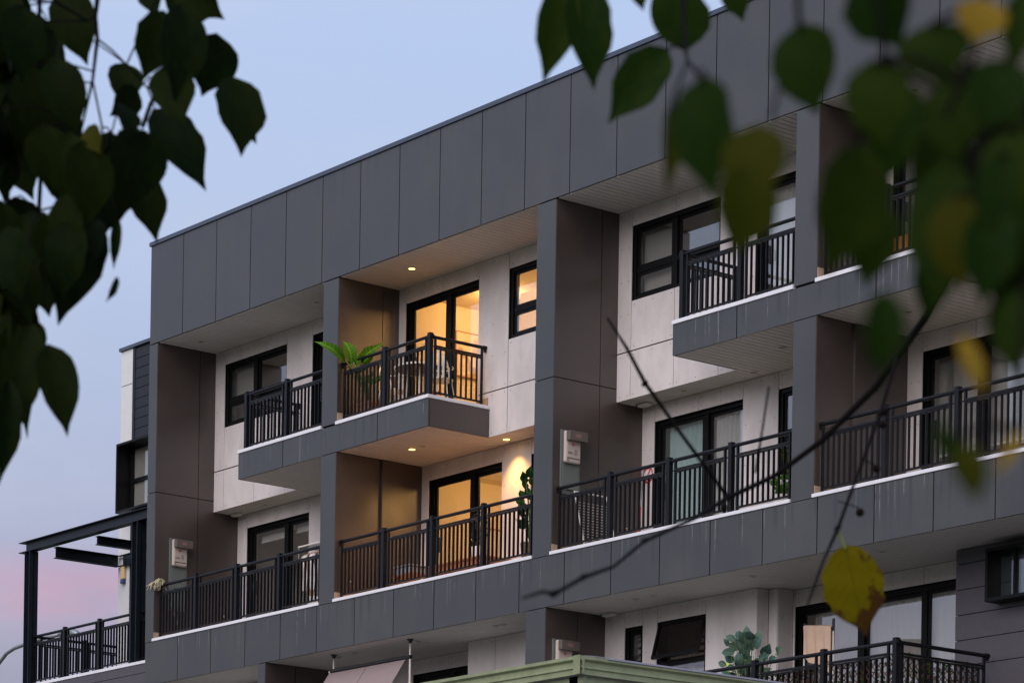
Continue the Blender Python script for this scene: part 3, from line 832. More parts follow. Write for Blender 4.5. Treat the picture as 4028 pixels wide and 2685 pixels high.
railing('black corner railing of the unlit top balcony right of the lit window',
        [(13.615, YR, 0, [(0.165, 1.105), (1.345, 2.355)], [0.07, 1.235], 0.06, 2.385, 0),
         (13.69, YR, R(90), [(0.10, 0.96)], [], 0.0, 1.05, 2)], Z3L)
railing('black railing of the top right balcony half hidden by green leaves, wooden chair behind',
        [(16.43, YR, 0, [(0.045, 1.045), (1.225, 2.185)], [1.135, 2.285], -0.02, 2.285, 1),
         (18.715, YR, R(90), [(0.095, 0.985)], [], 0.0, 1.06, 2)], Z3L)
t1 = railing('black corner railing of the first floor terrace with ivy screen behind it',
        [(13.75, -0.62, 0, [(0.0, 0.97), (1.16, 2.16), (2.42, 3.42), (3.68, 4.69)], [-0.08, 1.05, 2.29, 3.555, 4.82], -0.1, 4.83, 0),
         (18.57, -0.62, R(90), [(0.10, 1.55)], [], 0.0, 1.62, 2)], 6.76)
MB().box(11.2, 18.75, -0.75, -0.052, 6.2, 6.755).build('terrace_slab', M['slab'], B)

# ------------------------------------------------------------------ annexe on the left, with its steel pergola
A = thing('annexe_block', 'set back block with white strip and dark boards, left of the main block', 'building', (-3, 3, 0))
A.location = (0, 0, 0)
YA = 2.6
for (p, q) in ((9.85, 12.3), (12.31, 15.575), (15.59, 16.24)):
    box_at('render_panel', M['white_wall'], A, -5.30, -4.875, YA, YA + 0.03, p, q)
box_at('corner_trim', M['clad'], A, -4.87, -4.79, YA - 0.01, YA + 0.02, 9.85, 16.24)
zc = 16.21
while zc > 9.9:
    box_at('cladding_board', M['clad'], A, -4.785, -0.02, YA, YA + 0.022, max(zc - 0.178, 9.85), zc); zc -= 0.190
MB().box(-5.29, 0.0, YA + 0.02, 10.0, 0.0, 16.24).build('wall_core', M['clad'], A)
MB().box(-5.335, -0.01, YA - 0.04, 10.05, 16.25, 16.31).build('parapet_cap', M['cap'], A)
hb = MB().box(-4.86, -4.82, 2.25, YA - 0.012, 13.07, 14.37).box(-4.82, -2.6, 2.25, YA - 0.012, 14.33, 14.37).box(-4.82, -2.6, 2.25, YA - 0.012, 13.07, 13.11).box(-2.64, -2.6, 2.25, YA - 0.012, 13.11, 14.33)
hb = hb.build('window_hood', M['alu'], A)
fr = MB().box(-4.82, -4.74, YA - 0.06, YA - 0.014, 13.11, 14.33).box(-4.74, -2.64, YA - 0.06, YA - 0.014, 13.66, 13.74).box(-4.74, -2.64, YA - 0.06, YA - 0.014, 13.11, 13.17).build('window_frame', M['alu'], hb)
MB().box(-4.74, -2.64, YA - 0.045, YA - 0.04, 13.17, 13.66).build('pane', M['glass'], hb)
MB().box(-4.74, -2.64, YA - 0.045, YA - 0.04, 13.74, 14.33).build('pane', M['glass'], hb)
MB().box(-4.72, -2.64, YA - 0.02, YA - 0.013, 13.17, 14.3).build('roller_blind', M['blind'], hb)
MB().box(-6.25, -0.0, 1.17, YA + 0.4, 9.0, 9.82).build('balcony_slab', M['clad'], A)
for (p, q) in ((9.0, 9.40), (9.41, 9.65), (9.66, 9.815)):
    box_at('cladding_board', M['clad_warm'], A, -6.25, -0.02, 1.145, 1.168, p, q)
MB().box(-6.27, -0.01, 1.13, 1.34, 9.82, 9.875).build('ledge_flashing', M['ledge'], A, bevel=0.006)
MB().box(-6.25, -0.0, 1.3, YA + 0.4, 0.0, 9.0).build('base_wall', M['clad'], A)
railing('black railing of the far left balcony below the steel pergola',
        [(-6.08, 1.24, 0, [(0.02, 1.06), (1.30, 2.32), (2.56, 3.55), (3.80, 4.8)], [1.18, 2.44, 3.68], -0.06, 5.4, 1),
         (-6.03, 1.24, R(90), [(0.14, 1.02), (1.16, 1.80)], [1.09], 0.0, 1.86, 2)], 9.875)
PG = thing('steel_pergola', 'dark steel frame of I beams standing on the far left balcony', 'pergola', (-6.1, 1.2, 9.875))
def ibeam(name, x0, x1, y, z0, z1, fwid=0.16, axis='x', parent=PG):
    o = Vector((-6.1, 1.2, 9.875))
    m = MB()
    if axis == 'x':
        m.box(x0, x1, y - fwid / 2, y + fwid / 2, z1 - 0.014, z1).box(x0, x1, y - fwid / 2, y + fwid / 2, z0, z0 + 0.014).box(x0 + 0.16, x1, y - 0.006, y + 0.006, z0, z1)
    else:
        m.box(y - fwid / 2, y + fwid / 2, x0, x1, z1 - 0.014, z1).box(y - fwid / 2, y + fwid / 2, x0, x1, z0, z0 + 0.014).box(y - 0.006, y + 0.006, x0, x1, z0, z1)
    m.v = [tuple(Vector(v) - o) for v in m.v]
    return m.build(name, M['steel'], parent)
ibeam('beam', -6.5, -0.05, 1.2, 12.40, 12.60)
ibeam('cross_beam', 1.22, YA - 0.03, -5.265, 12.16, 12.37, 0.14, 'y'); ibeam('cross_beam', 1.22, YA - 0.03, -3.753, 12.20, 12.36, 0.12, 'y')
ibeam('wall_plate', -5.2, -0.05, YA - 0.05, 12.15, 12.36, 0.06)
def hpost(x, w_=0.19):
    m = MB().box(x - w_ / 2, x - w_ / 2 + 0.014, 1.12, 1.31, 9.88, 12.40).box(x + w_ / 2 - 0.014, x + w_ / 2, 1.12, 1.31, 9.88, 12.40).box(x - w_ / 2, x + w_ / 2, 1.205, 1.217, 9.88, 12.40)
    m.v = [(a + 6.1, b - 1.2, c - 9.875) for a, b, c in m.v]
    m.build('post', M['steel'], PG)
hpost(-6.17); hpost(-2.27)
sr = thing('alarm_siren', 'small cream alarm siren with blue lens on the white strip wall', 'alarm', (-5.07, YA - 0.03, 12.0))
MB().box(-0.07, 0.07, -0.03, 0.03, -0.10, 0.17).build('case', M['siren'], sr, bevel=0.02)
MB().box(-0.06, 0.06, -0.035, 0.025, -0.18, -0.101).build('lens', M['blue'], sr, bevel=0.015)

# street lamp behind the annexe
SL = thing('street_lamp', 'grey curved arm street lamp behind the left railing', 'street lamp', (-21.9, 9, 0))
arm = [(-22.6, 12.0), (-22.05, 12.55), (-21.62, 12.83), (-21.3, 13.0), (-20.9, 13.085), (-20.36, 13.122), (-19.49, 13.16), (-18.69, 13.165)]
MB().tube([(0 - 0.95, 0, 0), (-0.95, 0, 6), (-0.95, 0, 10.8), (-0.9, 0, 11.6), (-0.7, 0, 12.05)] + [(x + 21.9, 0, z_) for x, z_ in arm[1:]], [0.09, 0.075, 0.06, 0.055, 0.05] + [0.045] * 7, 10).build('pole', M['galv'], SL, smooth=True)
MB().tube([(3.15, 0, 13.165), (3.4, 0, 13.175), (3.7, 0, 13.16), (4.0, 0, 13.08), (4.06, 0, 13.05)], [0.05, 0.10, 0.12, 0.08, 0.02], 10).build('lantern', M['galv'], SL, smooth=True)

# ------------------------------------------------------------------ green verandah roof below the frame
SC = 0.65
def near(p): return CAM + (Vector(p) - CAM) * SC
cn = near((17.842, -5, 7.10)); cb = near((17.842, -5, 6.895))
VR = thing('verandah_roof', 'sage green metal verandah roof corner with grey flashing at the bottom edge', 'roof', (cn.x, cn.y, 0))
H = cn.z - cb.z
def gut(prof_axis):
    # ogee-like gutter profile (outward, height)
    return [(0, 0), (0.018, 0.0), (0.018, 0.30 * H), (0.030, 0.34 * H), (0.030, 0.42 * H), (0.020, 0.46 * H), (0.020, 0.70 * H), (0.045, 0.82 * H), (0.045, H), (0, H)]
zb = cb.z
gx = [(-o_, zb + h_) for o_, h_ in gut(0)]
MB().prism([(p, q) for p, q in gx], -7.0, 0.045, 'yz').build('gutter', M['green_metal'], VR)
MB().prism([(o_, zb + h_) for o_, h_ in gut(0)], 0.0, 5.0, 'xz').build('gutter', M['green_metal'], VR)
rs = MB()
def corr(u, v):
    return (-7.0 + 6.97 * u, 0.02 + 4.9 * v, zb + H * 0.93 + 0.006 * math.sin(u * 7 / 0.076 * 2 * math.pi) - 0.02)
rs.grid(corr, 400, 1).build('roof_sheet', M['zinc'], VR)
fl = [(-0.30, H + 0.060), (-0.12, H + 0.036), (0.03, H + 0.006), (0.050, H - 0.008), (0.053, H - 0.006), (0.034, H + 0.011), (-0.12, H + 0.042), (-0.30, H + 0.066)]
MB().prism([(a, zb + b) for a, b in fl], 0.22, 4.98, 'xz').build('flashing', M['zinc'], VR)
MB().prism([(-0.03, zb - 0.004), (0.05, zb - 0.004), (0.05, zb + H + 0.004), (-0.03, zb + H + 0.004)], -0.05, -0.047, 'xz').build('corner_cap', M['green_metal'], VR)
for (px, py) in ((-0.12, 0.08), (-6.6, 0.08), (-0.12, 4.7)):
    box_at('post', M['green_metal'], VR, px - 0.05, px + 0.05, py - 0.05, py + 0.05, 0.12, zb - 0.002)
MB().box(-6.95, -0.01, 0.03, 0.07, zb - 0.12, zb - 0.004).build('beam', M['green_metal'], VR)
MB().box(-0.07, -0.02, 0.07, 4.9, zb - 0.12, zb - 0.004).build('beam', M['green_metal'], VR)

# ------------------------------------------------------------------ clip-on awning under the lower fascia
AW = thing('clamp_awning', 'mauve brown sloping awning between two white telescopic poles', 'awning', (6.2, 0.33, Z1F))
def loc(m, t): 
    m.v = [tuple(Vector(v) - t.location) for v in m.v]; return m
for x, y in ((5.163, 0.345), (7.26, 0.306)):
    loc(MB().tube([(x, y, Z1F), (x, y, 8.45)], 0.021, 10).tube([(x, y, 8.45), (x, y, Z2B - 0.05)], 0.016, 10), AW).build('pole', M['pole_white'], AW, smooth=False)
    loc(MB().tube([(x, y, Z2B - 0.06), (x, y, Z2B - 0.03), (x, y, Z2B - 0.001)], [0.022, 0.03, 0.058], 14), AW).build('pole_cap', M['black'], AW)
    loc(MB().tube([(x - 0.085, y - 0.01, 8.83), (x + 0.035, y - 0.01, 8.83)], 0.030, 12), AW).build('clamp', M['black'] if x > 6 else M['pole_white'], AW)
loc(MB().tube([(5.15, 0.3, 8.835), (7.17, 0.3, 8.835)], 0.03, 12), AW).build('roller', M['black'], AW)
for k, (u0, u1) in enumerate(((0.0, 0.497), (0.503, 1.0))):
    def cl(u, v, u0=u0, u1=u1):
        uu = u0 + (u1 - u0) * u
        return (5.12 + 2.05 * uu + 0.02 * v * math.sin(uu * 9), 0.285 - 0.95 * v, 8.80 - 1.28 * v - 0.05 * math.sin(v * math.pi) - 0.012 * math.sin(uu * 14) * v)
    loc(MB().grid(cl, 10, 10), AW).build('awning_cloth', M['canvas'], AW, smooth=True)
loc(MB().tube([(5.12, -0.665, 7.52), (7.19, -0.665, 7.52)], 0.018, 10), AW).build('front_bar', M['pole_white'], AW)
for x in (5.14, 7.2):
    loc(MB().tube([(x, 0.30, 7.6), (x, -0.665, 7.52)], 0.012, 8), AW).build('arm', M['pole_white'], AW)

# ------------------------------------------------------------------ water heaters on the side walls
def heater(label, x, y0, zt, zbot, hs=1.0):
    t = thing('water_heater', label, 'water heater', (x, y0, zt), 0, 'water heaters on the dark side walls')
    w_ = 0.355
    MB().box(0, 0.022, 0.0, w_, zbot - zt, 0).box(0.022, 0.028, 0.03, w_ - 0.03, zbot - zt + 0.05, -0.5).build('recess_box', M['heater_case'], t, bevel=0.006)
    MB().box(0.026, 0.034, 0.10, 0.22, -0.86, -0.845).build('handle', M['black'], t)
    b = MB().box(0.023, 0.085, 0.035, w_ - 0.035, -0.475, -0.02).build('casing', M['heater_body'], t, bevel=0.025)
    fp = MB().box(0.0852, 0.090, 0.06, w_ - 0.05, -0.40, -0.16).build('front_plate', M['heater_body'], t, bevel=0.003)
    MB().box(0.085, 0.165, 0.05, w_ + 0.03, -0.165, -0.03).build('flue_hood', M['heater_hood'], t, bevel=0.006)
    MB().box(0.1652, 0.1668, 0.15, 0.27, -0.12, -0.07).build('warning_sticker', M['grey_print'], t)
    MB().box(0.1669, 0.1676, 0.152, 0.166, -0.115, -0.075).box(0.1669, 0.1676, 0.254, 0.268, -0.115, -0.075).build('warning_mark', M['red'], t)
    MB().ring((0.0905, 0.17, -0.21), 0.016, 0.022, 16, 'x', 0.002).box(0.0905, 0.092, 0.156, 0.184, -0.215, -0.205).build('round_emblem', M['red'], t)
    g = MB()
    for k in range(3): g.box(0.0905, 0.092, 0.075, 0.165, -0.325 - k * 0.012, -0.319 - k * 0.012)
    for k in range(5): g.box(0.0905, 0.092, 0.195, 0.25, -0.30 - k * 0.014, -0.295 - k * 0.014)
    g.prism([(0.21, -0.292), (0.235, -0.292), (0.2225, -0.27)], 0.0905, 0.092, 'yz')
    g.build('printed_notes', M['grey_print'], t)
    v = MB()
    for k in range(3): v.box(0.0852, 0.088, 0.065 + 0.078 * k, 0.135 + 0.078 * k, -0.414, -0.407)
    v.box(0.0852, 0.088, 0.075, 0.092, -0.445, -0.43); v.build('vent_slot', M['black'], t)
    return t
heater('cream gas water heater above the strip mop on the dark side wall', 0.27, 0.28, 11.63, 10.40)
heater('cream gas water heater behind the white clothes airer', 11.05, 0.128, 11.645, 10.73)
heater('cream gas water heater partly hidden behind the green roof', 10.945, 0.122, 8.67, 7.75)

# small wall taps
for q in ((11.05, 1.37, 10.37), (0.27, 1.38, 10.41), (5.642, 0.29, 10.17)):
    t = thing('garden_tap', 'small brass tap low on the %s side wall' % {11.05: 'third balcony', 0.27: 'first balcony', 5.642: 'lit lower balcony'}[q[0]], 'tap', q)
    MB().tube([(0, 0, 0), (0.06, 0, 0)], 0.012, 8).tube([(0.05, 0, 0), (0.07, 0, -0.03)], 0.009, 8).build('spout', M['brass'], t)
    MB().box(0.03, 0.045, -0.02, 0.02, 0.012, 0.022).build('handle', M['white_metal'], t)

# ------------------------------------------------------------------ curtains and blinds
def curtain(name, label, x0, x1, y, z0, z1, mat, folds, amp=0.03):
    n = int(folds * 8)
    def fn(u, v):
        return (x0 + (x1 - x0) * u, y + amp * math.sin(u * folds * 2 * math.pi) + 0.3 * amp * math.sin(u * folds * 5.1), z0 + (z1 - z0) * v)
    o = MB().grid(fn, n, 1).build(name, M[mat], None, smooth=True)
    return tag(o, label, 'curtain' if name == 'curtain' else 'blind')
curtain('curtain', 'teal tinted pleated sheer behind the left pane of the no smoking balcony door', 11.42, 12.3, W2 + 0.215, Z2T + 0.05, 11.9, 'sheer', 9)
curtain('curtain', 'white pleated sheer behind the right pane of the no smoking balcony door', 12.3, 13.15, W2 + 0.215, Z2T + 0.05, 11.9, 'sheer', 9)
curtain('curtain', 'white sheer curtain in the top balcony door behind the drooping olive leaf', 14.05, 15.75, W3 + 0.215, Z3T + 0.05, 14.62, 'sheer', 15)
curtain('vertical_blind', 'pale vertical blinds behind the wide door of the ivy terrace', 14.6, 17.85, W1B + 0.20, Z1F + 0.05, 8.85, 'vblind', 26, 0.014)
def blind(label, x0, x1, y, z0, z1, mat='blind'):
    t = thing('roller_blind', label, 'blind', ((x0 + x1) / 2, y, z1))  # also builds the sky reflection sheet, which is not a blind
    MB().box(-(x1 - x0) / 2, (x1 - x0) / 2, -0.002, 0.002, z0 - z1, 0).build('cloth', M[mat], t)
    MB().box(-(x1 - x0) / 2, (x1 - x0) / 2, -0.012, 0.012, z0 - z1 - 0.03, z0 - z1).build('hem_bar', M['white_metal'], t)
blind('pale roller blind rolled half down in the upper left window', 0.66, 1.40, W3 + 0.19, 14.05, 14.66)
blind('pale short roller blind above the airer, left door pane', 0.68, 1.60, W2 + 0.24, 11.72, 11.93, 'vblind')
blind('pale short roller blind above the airer, right door pane', 1.72, 2.42, W2 + 0.24, 11.74, 11.93, 'vblind')
blind('tan roller blind fully down in the top window left of the olive leaf', 11.4, 12.2, W3 + 0.20, 13.66, 14.66)
blind('tan roller blind in the dark door behind the hanging twigs', 16.75, 18.5, W2 + 0.26, 10.6, 11.92)
blind('white sheet standing in for reflected sky in the narrow edge of the lit top window', 8.5, 9.9, W3 + 0.20, 13.62, 14.32, 'reflection_sheet')  # not a real blind: whitens the lower pane like mirrored sky
blind('tan roller blind in the top right door behind the leaves', 16.6, 18.0, W3 + 0.30, 12.9, 14.65)

# ------------------------------------------------------------------ leaf meshes
def leaf_mesh(name, nv=9, fold=0.10, curl=0.08, wmax=0.40, tip=2.2, wave=0.0, seed=0, notch=0.0):
    """Leaf along +Y from 0 to 1, half width up to about wmax (x), a crease on the midrib, thin but two-sided."""
    m = MB(); rnd = random.Random(seed)
    for i in range(nv + 1):
        t = i / nv
        w_ = wmax * max(0.0, math.sin(math.pi * t ** 0.80)) ** 0.72
        q_ = min(1.0, max(0.0, (t - 0.66) / 0.30)); w_ *= 1 - 0.62 * q_ * q_ * (3 - 2 * q_)
        zc_ = -curl * (t - 0.4) ** 2 * 2
        wl = w_ * (1 + rnd.uniform(-0.07, 0.07)); wr = w_ * (1 + rnd.uniform(-0.07, 0.07))
        for k, s in enumerate((-1, -0.5, 0, 0.5, 1)):
            ww = wl if s < 0 else wr
            m.v.append((s * ww, t - 0.05 * abs(s) * (1 - t), zc_ + fold * abs(s) * w_ * 2 + wave * math.sin(t * 17 + s * 2)))
    for i in range(nv):
        for k in range(4):
            a = i * 5 + k; m.f.append((a, a + 1, a + 6, a + 5))
    me = m.mesh(name, True); me['span'] = 2 * wmax
    return me


LEAVES = {
    'a': [leaf_mesh('leaf', fold=0.10, curl=0.15, seed=i, wave=0.006, wmax=0.42) for i in range(4)],
    'banana': [leaf_mesh('leaf', nv=12, fold=0.25, curl=0.5, wmax=0.17, seed=9, wave=0.012)],
    'fig': [leaf_mesh('leaf', nv=8, fold=0.12, curl=0.25, wmax=0.36, seed=i, wave=0.02, tip=5) for i in (11, 12, 13)],
}


def copy_mesh(me, mat):
    key = (me.name, mat.name)
    if key not in _shared:
        c = me.copy(); c.materials.clear(); c.materials.append(mat); _shared[key] = c
    return _shared[key]


def put_leaf(parent, me, mat, base, tip, width, roll=0.0, name='leaf', facing=None):
    """Leaf from base to tip, full width in metres, turned by roll about its length; facing = rough normal."""
    base, tip = Vector(base), Vector(tip)
    y = tip - base; L = y.length; yd = y / L
    n = (facing or (CAM - base)).normalized(); n = (n - yd * n.dot(yd)).normalized()
    x = yd.cross(n)
    n2 = n * math.cos(roll) + x * math.sin(roll); x2 = yd.cross(n2)
    sx = width / me.get('span', 0.84)
    mw = Matrix(((x2.x * sx, y.x, n2.x * L, base.x), (x2.y * sx, y.y, n2.y * L, base.y), (x2.z * sx, y.z, n2.z * L, base.z), (0, 0, 0, 1)))
    o = link(name, copy_mesh(me, mat), None, parent)
    o.matrix_local = Matrix.Translation(-parent.location) @ mw
    return o


# ------------------------------------------------------------------ plants on the balconies
def pot(t, z, r0, r1, h, mat):
    MB().tube([(0, 0, z), (0, 0, z + h * 0.5), (0, 0, z + h), (0, 0, z + h * 0.93)], [r0, (r0 + r1) / 2, r1, r1 * 0.86], 18).build('pot', mat, t)

BA = thing('banana_plant', 'large leaved green banana plant in a timber tub on the lit top balcony', 'plant', (5.98, 0.42, Z3T + 0.02))
bx, by, bz = BA.location
MB().box(-0.19, 0.19, -0.17, 0.17, 0.0, 0.30).box(-0.20, 0.20, -0.18, 0.18, 0.26, 0.31).build('tub', M['box_wood'], BA, bevel=0.008)
def p3(px, py, y): return at_y(px, py, y)
zx = lambda x, y: (1240 + x * 0.2975, 1280 + y * 0.2975)
stem_b = Vector((bx, by, bz + 0.3))
bl = [((400, 455), (40, 160), 120, 0.03, -0.42, 0.5), ((500, 480), (400, 150), 160, 0.06, -0.03, 0.45), ((580, 480), (825, 238), 130, 0.10, 0.12, -0.4), ((600, 500), (800, 372), 95, 0.14, 0.22, 0.7),
      ((560, 640), (690, 480), 90, 0.22, 0.22, 0.9), ((520, 560), (600, 370), 110, 0.12, 0.06, -0.8), ((680, 760), (960, 650), 70, 0.25, 0.3, 0.2), ((480, 640), (450, 470), 90, 0.12, 0.10, 1.0), ((600, 800), (780, 620), 70, 0.3, 0.3, 0.3)]
st = MB()
for (b_, t_, w_, y0, y1, ro) in bl:
    P0, P1 = p3(*zx(*b_), y0), p3(*zx(*t_), y1)
    put_leaf(BA, LEAVES['banana'][0], M['leaf_banana'], P0, P1, w_ * 0.2975 / 165 * 0.75, ro)
    st.tube([stem_b, stem_b.lerp(P0, 0.6) + Vector((0, 0, 0.06)), P0], [0.022, 0.016, 0.01], 6)
loc(st, BA).build('stem', M['stem'], BA, smooth=True)

def fig(label, name, loc_, potmat, pot_h, centre, spread, n, mat, size, seed, facing=None):
    t = thing(name, label, 'plant', loc_)
    pot(t, 0, 0.12, 0.16, pot_h, potmat)
    rnd = random.Random(seed); base = Vector(loc_) + Vector((0, 0, pot_h * 0.9)); s = MB()
    for k in range(n):
        c = Vector(centre) + Vector((rnd.gauss(0, spread[0] * 0.45), rnd.gauss(0, spread[1] * 0.45), rnd.uniform(-spread[2], spread[2])))
        d = (c - Vector(centre)); d.z = abs(d.z) * 0.4 + 0.1; d = (d.normalized() + Vector((rnd.uniform(-.5, .5), rnd.uniform(-.6, .2), rnd.uniform(-.7, .6)))).normalized()
        L = size * rnd.uniform(0.7, 1.15)
        put_leaf(t, LEAVES['fig'][k % 3], mat, c, c + d * L, L * rnd.uniform(0.62, 0.8), rnd.uniform(-0.8, 0.8), facing=Vector((0.6, -0.7, 0.1)))
        s.tube([base + Vector((rnd.uniform(-.03, .03), rnd.uniform(-.03, .03), 0)), base.lerp(c, 0.55) + Vector((0, 0, 0.05)), c], [0.009, 0.006, 0.003], 5)
    loc(s, t).build('stem', M['stem'], t)
    return t
fig('fiddle leaf fig in a woven basket behind the lit lower balcony railing', 'fig_plant', (9.80, 0.62, Z2T), M['wicker'], 0.42, (9.74, 0.58, 10.85), (0.13, 0.10, 0.40), 24, M['leaf_fig'], 0.17, 3)
fig('bushy blue green artificial fig behind the terrace railing', 'fig_plant', (15.42, -0.15, Z1F), M['pot_white'], 0.35, (15.38, -0.2, 7.86), (0.40, 0.22, 0.30), 64, M['leaf_blue'], 0.165, 5)
fig('small yellow green shrub in a white pot at the right end of the airer balcony', 'pot_plant', (15.02, 0.75, Z2T), M['pot_white'], 0.34, (15.04, 0.74, 10.28), (0.12, 0.1, 0.12), 30, M['leaf_banana'], 0.09, 8)
fig('thin trailing plant above the white pot by the balcony column', 'pot_plant', (14.85, 1.15, Z2T), M['pot_white'], 0.30, (14.83, 1.02, 10.72), (0.08, 0.06, 0.22), 18, M['leaf_olive'], 0.10, 10)

# ivy screen tied inside the terrace railing
IV = thing('ivy_screen', 'willow lattice with artificial ivy tied behind the terrace railing', 'trellis', (16.2, -0.52, 6.76))
lt = MB()
for (x0, x1, ya, yb, ax) in ((15.7, 18.5, -0.55, -0.55, 0), (-0.5, 0.9, 18.49, 18.49, 1)):
    n = int((x1 - x0) / 0.11)
    for k in range(-7, n + 1):
        for sgn in (1, -1):
            a = x0 + k * 0.11; p = [(a + (0.72 * f if sgn > 0 else 0.72 * (1 - f)), f * 0.72 + 0.03) for f in (0, 1)]
            q = []
            (xa, za), (xb, zb_) = p
            def cut(xx, xa=xa, za=za, xb=xb, zb_=zb_): return za + (zb_ - za) * (xx - xa) / (xb - xa)
            lo, hi = min(xa, xb), max(xa, xb)
            lo2, hi2 = max(lo, x0), min(hi, x1)
            if hi2 - lo2 < 0.05: continue
            P = [(lo2, cut(lo2)), (hi2, cut(hi2))]
            off = 0.006 * sgn
            if ax == 0: pts = [(u, ya + off, 6.76 + v_) for u, v_ in P]
            else: pts = [(ya + off, u, 6.76 + v_) for u, v_ in P]
            lt.tube(pts, 0.006, 4)
lto = loc(lt, IV).build('lattice', M['box_wood'], IV); lto['kind'] = 'stuff'
iv = MB(); rnd = random.Random(4)
for k in range(1500):
    if rnd.random() < 0.68: c = Vector((rnd.uniform(15.75, 18.5), -0.555 + rnd.uniform(-0.04, 0.06), 6.8 + rnd.uniform(0, 0.76)))
    else: c = Vector((18.49 + rnd.uniform(-0.05, 0.04), rnd.uniform(-0.5, 0.9), 6.8 + rnd.uniform(0, 0.76)))
    d = Vector((rnd.uniform(-1, 1), rnd.uniform(-1, 0.4), rnd.uniform(-1, 0.6))).normalized(); n = d.orthogonal().normalized(); s = rnd.uniform(0.022, 0.045)
    b = len(iv.v)
    iv.v += [tuple(c), tuple(c + d * s * 0.5 + n * s * 0.42), tuple(c + d * s * 1.3), tuple(c + d * s * 0.5 - n * s * 0.42)]; iv.f.append((b, b + 1, b + 2, b + 3))
ivo = loc(iv, IV).build('ivy_leaves', M['leaf_ivy'], IV); ivo['kind'] = 'stuff'

# ------------------------------------------------------------------ balcony furniture and household things
def bistro_chair(label, x, y, z0, rz):
    t = thing('bistro_chair', label, 'chair', (x, y, z0), rz, 'white metal bistro chairs')
    m = MB().ring((0, 0, 0.44), 0.0, 0.20, 20, 'z', 0.016); m.build('seat', M['white_metal'], t)
    for sx in (-1, 1):
        for sy in (-1, 1):
            MB().tube([(0.14 * sx, 0.14 * sy, 0.44), (0.20 * sx, 0.20 * sy, 0.0)], 0.010, 8).build('leg', M['white_metal'], t)
    pts = [(0.19 * math.sin(a), 0.17 - 0.02 + 0.05 * (1 - abs(math.sin(a))), 0.44 + 0.42 * math.cos(a)) for a in [R(d) for d in range(-90, 91, 15)]]
    MB().tube(pts, 0.011, 8).build('back_frame', M['white_metal'], t)
    for xx in (-0.11, -0.037, 0.037, 0.11):
        h_ = 0.42 * math.sqrt(max(0, 1 - (xx / 0.19) ** 2))
        MB().box(xx - 0.022, xx + 0.022, 0.185, 0.19, 0.45, 0.43 + h_).build('back_slat', M['white_metal'], t)
    pts = [(0.2 * math.cos(a), 0.2 * math.sin(a), 0.64) for a in [R(d) for d in range(20, -201, -20)]]
    MB().tube(pts, 0.009, 6).build('arm_rail', M['white_metal'], t)
    return t
ZF3 = Z3T + 0.02
bistro_chair('white metal bistro chair nearest the railing corner of the lit top balcony', 7.45, 0.66, ZF3, R(215))
bistro_chair('white metal bistro chair left of the round table, low behind the mid post', 6.40, 0.52, ZF3, R(110))
tb = thing('bistro_table', 'round dark topped table with white rim on the lit top balcony', 'table', (6.78, 0.80, ZF3))
MB().disc((0, 0, 0.76), 0.42, 28, 'z', 0.02).build('table_top', M['dark_top'], tb)
MB().ring((0, 0, 0.755), 0.42, 0.434, 28, 'z', 0.03).build('rim', M['white_metal'], tb)
for k in range(4):
    a = R(45 + 90 * k); MB().tube([(0.22 * math.cos(a), 0.22 * math.sin(a), 0.76), (0.26 * math.cos(a), 0.26 * math.sin(a), 0.0)], 0.011, 8).build('leg', M['white_metal'], tb)
bb = thing('flower_pot', 'little pot of red flowers by the lit balcony corner', 'flower pot', (7.75, 0.33, ZF3))
MB().tube([(0, 0, 0), (0, 0, 0.10)], [0.045, 0.06], 12).build('pot', M['skirt_tile'], bb)
fm = MB(); rnd = random.Random(2)
for k in range(14):
    c = Vector((rnd.uniform(-.07, .07), rnd.uniform(-.07, .07), rnd.uniform(.11, .17))); fm.tube([c, c + Vector((0, 0, 0.02))], [0.018, 0.008], 6)
fm.build('flowers', M['red'], bb)

pc = thing('framed_picture', 'abstract floral picture on the warm wall inside the lit top room', 'picture', (5.69, 2.49, 14.10))
MB().box(0, 0.02, -0.225, 0.225, -0.35, 0.35).build('canvas', M['art'], pc)
MB().box(0, 0.028, -0.24, -0.225, -0.365, 0.365).box(0, 0.028, 0.225, 0.24, -0.365, 0.365).box(0, 0.028, -0.225, 0.225, 0.35, 0.365).box(0, 0.028, -0.225, 0.225, -0.365, -0.35).build('frame', M['timber'], pc)
pc2 = thing('framed_picture', 'pale framed picture inside the lit lower room, only its top edge seen', 'picture', (5.70, 3.3, 11.0))
MB().box(0, 0.02, -0.5, 0.5, -0.35, 0.35).build('canvas', M['white_wall'], pc2)
MB().box(0, 0.03, -0.53, -0.5, -0.38, 0.38).box(0, 0.03, 0.5, 0.53, -0.38, 0.38).box(0, 0.03, -0.5, 0.5, 0.35, 0.38).box(0, 0.03, -0.5, 0.5, -0.38, -0.35).build('frame', M['timber'], pc2)

# low timber table, stool and tub on the lit lower balcony
SF = thing('timber_table', 'low orange timber table under the leaf ornament on the lit lower balcony', 'table', (7.73, 1.12, Z2T))
for k in range(6): MB().box(-0.71, 0.71, -0.36 + k * 0.121, -0.36 + k * 0.121 + 0.115, 0.43, 0.46).build('top_board', M['timber'], SF)
MB().box(-0.69, 0.69, -0.34, -0.31, 0.34, 0.428).box(-0.69, 0.69, 0.31, 0.34, 0.34, 0.428).box(0.66, 0.69, -0.31, 0.31, 0.34, 0.428).box(-0.69, -0.66, -0.31, 0.31, 0.34, 0.428).build('apron', M['timber'], SF)
for sx in (-0.69, 0.63):
    for sy in (-0.34, 0.28): MB().box(sx, sx + 0.06, sy, sy + 0.06, 0, 0.34).build('leg', M['timber'], SF)
CT = thing('timber_stool', 'small orange timber stool left of the low table on the lit lower balcony', 'stool', (6.98, 0.50, Z2T))
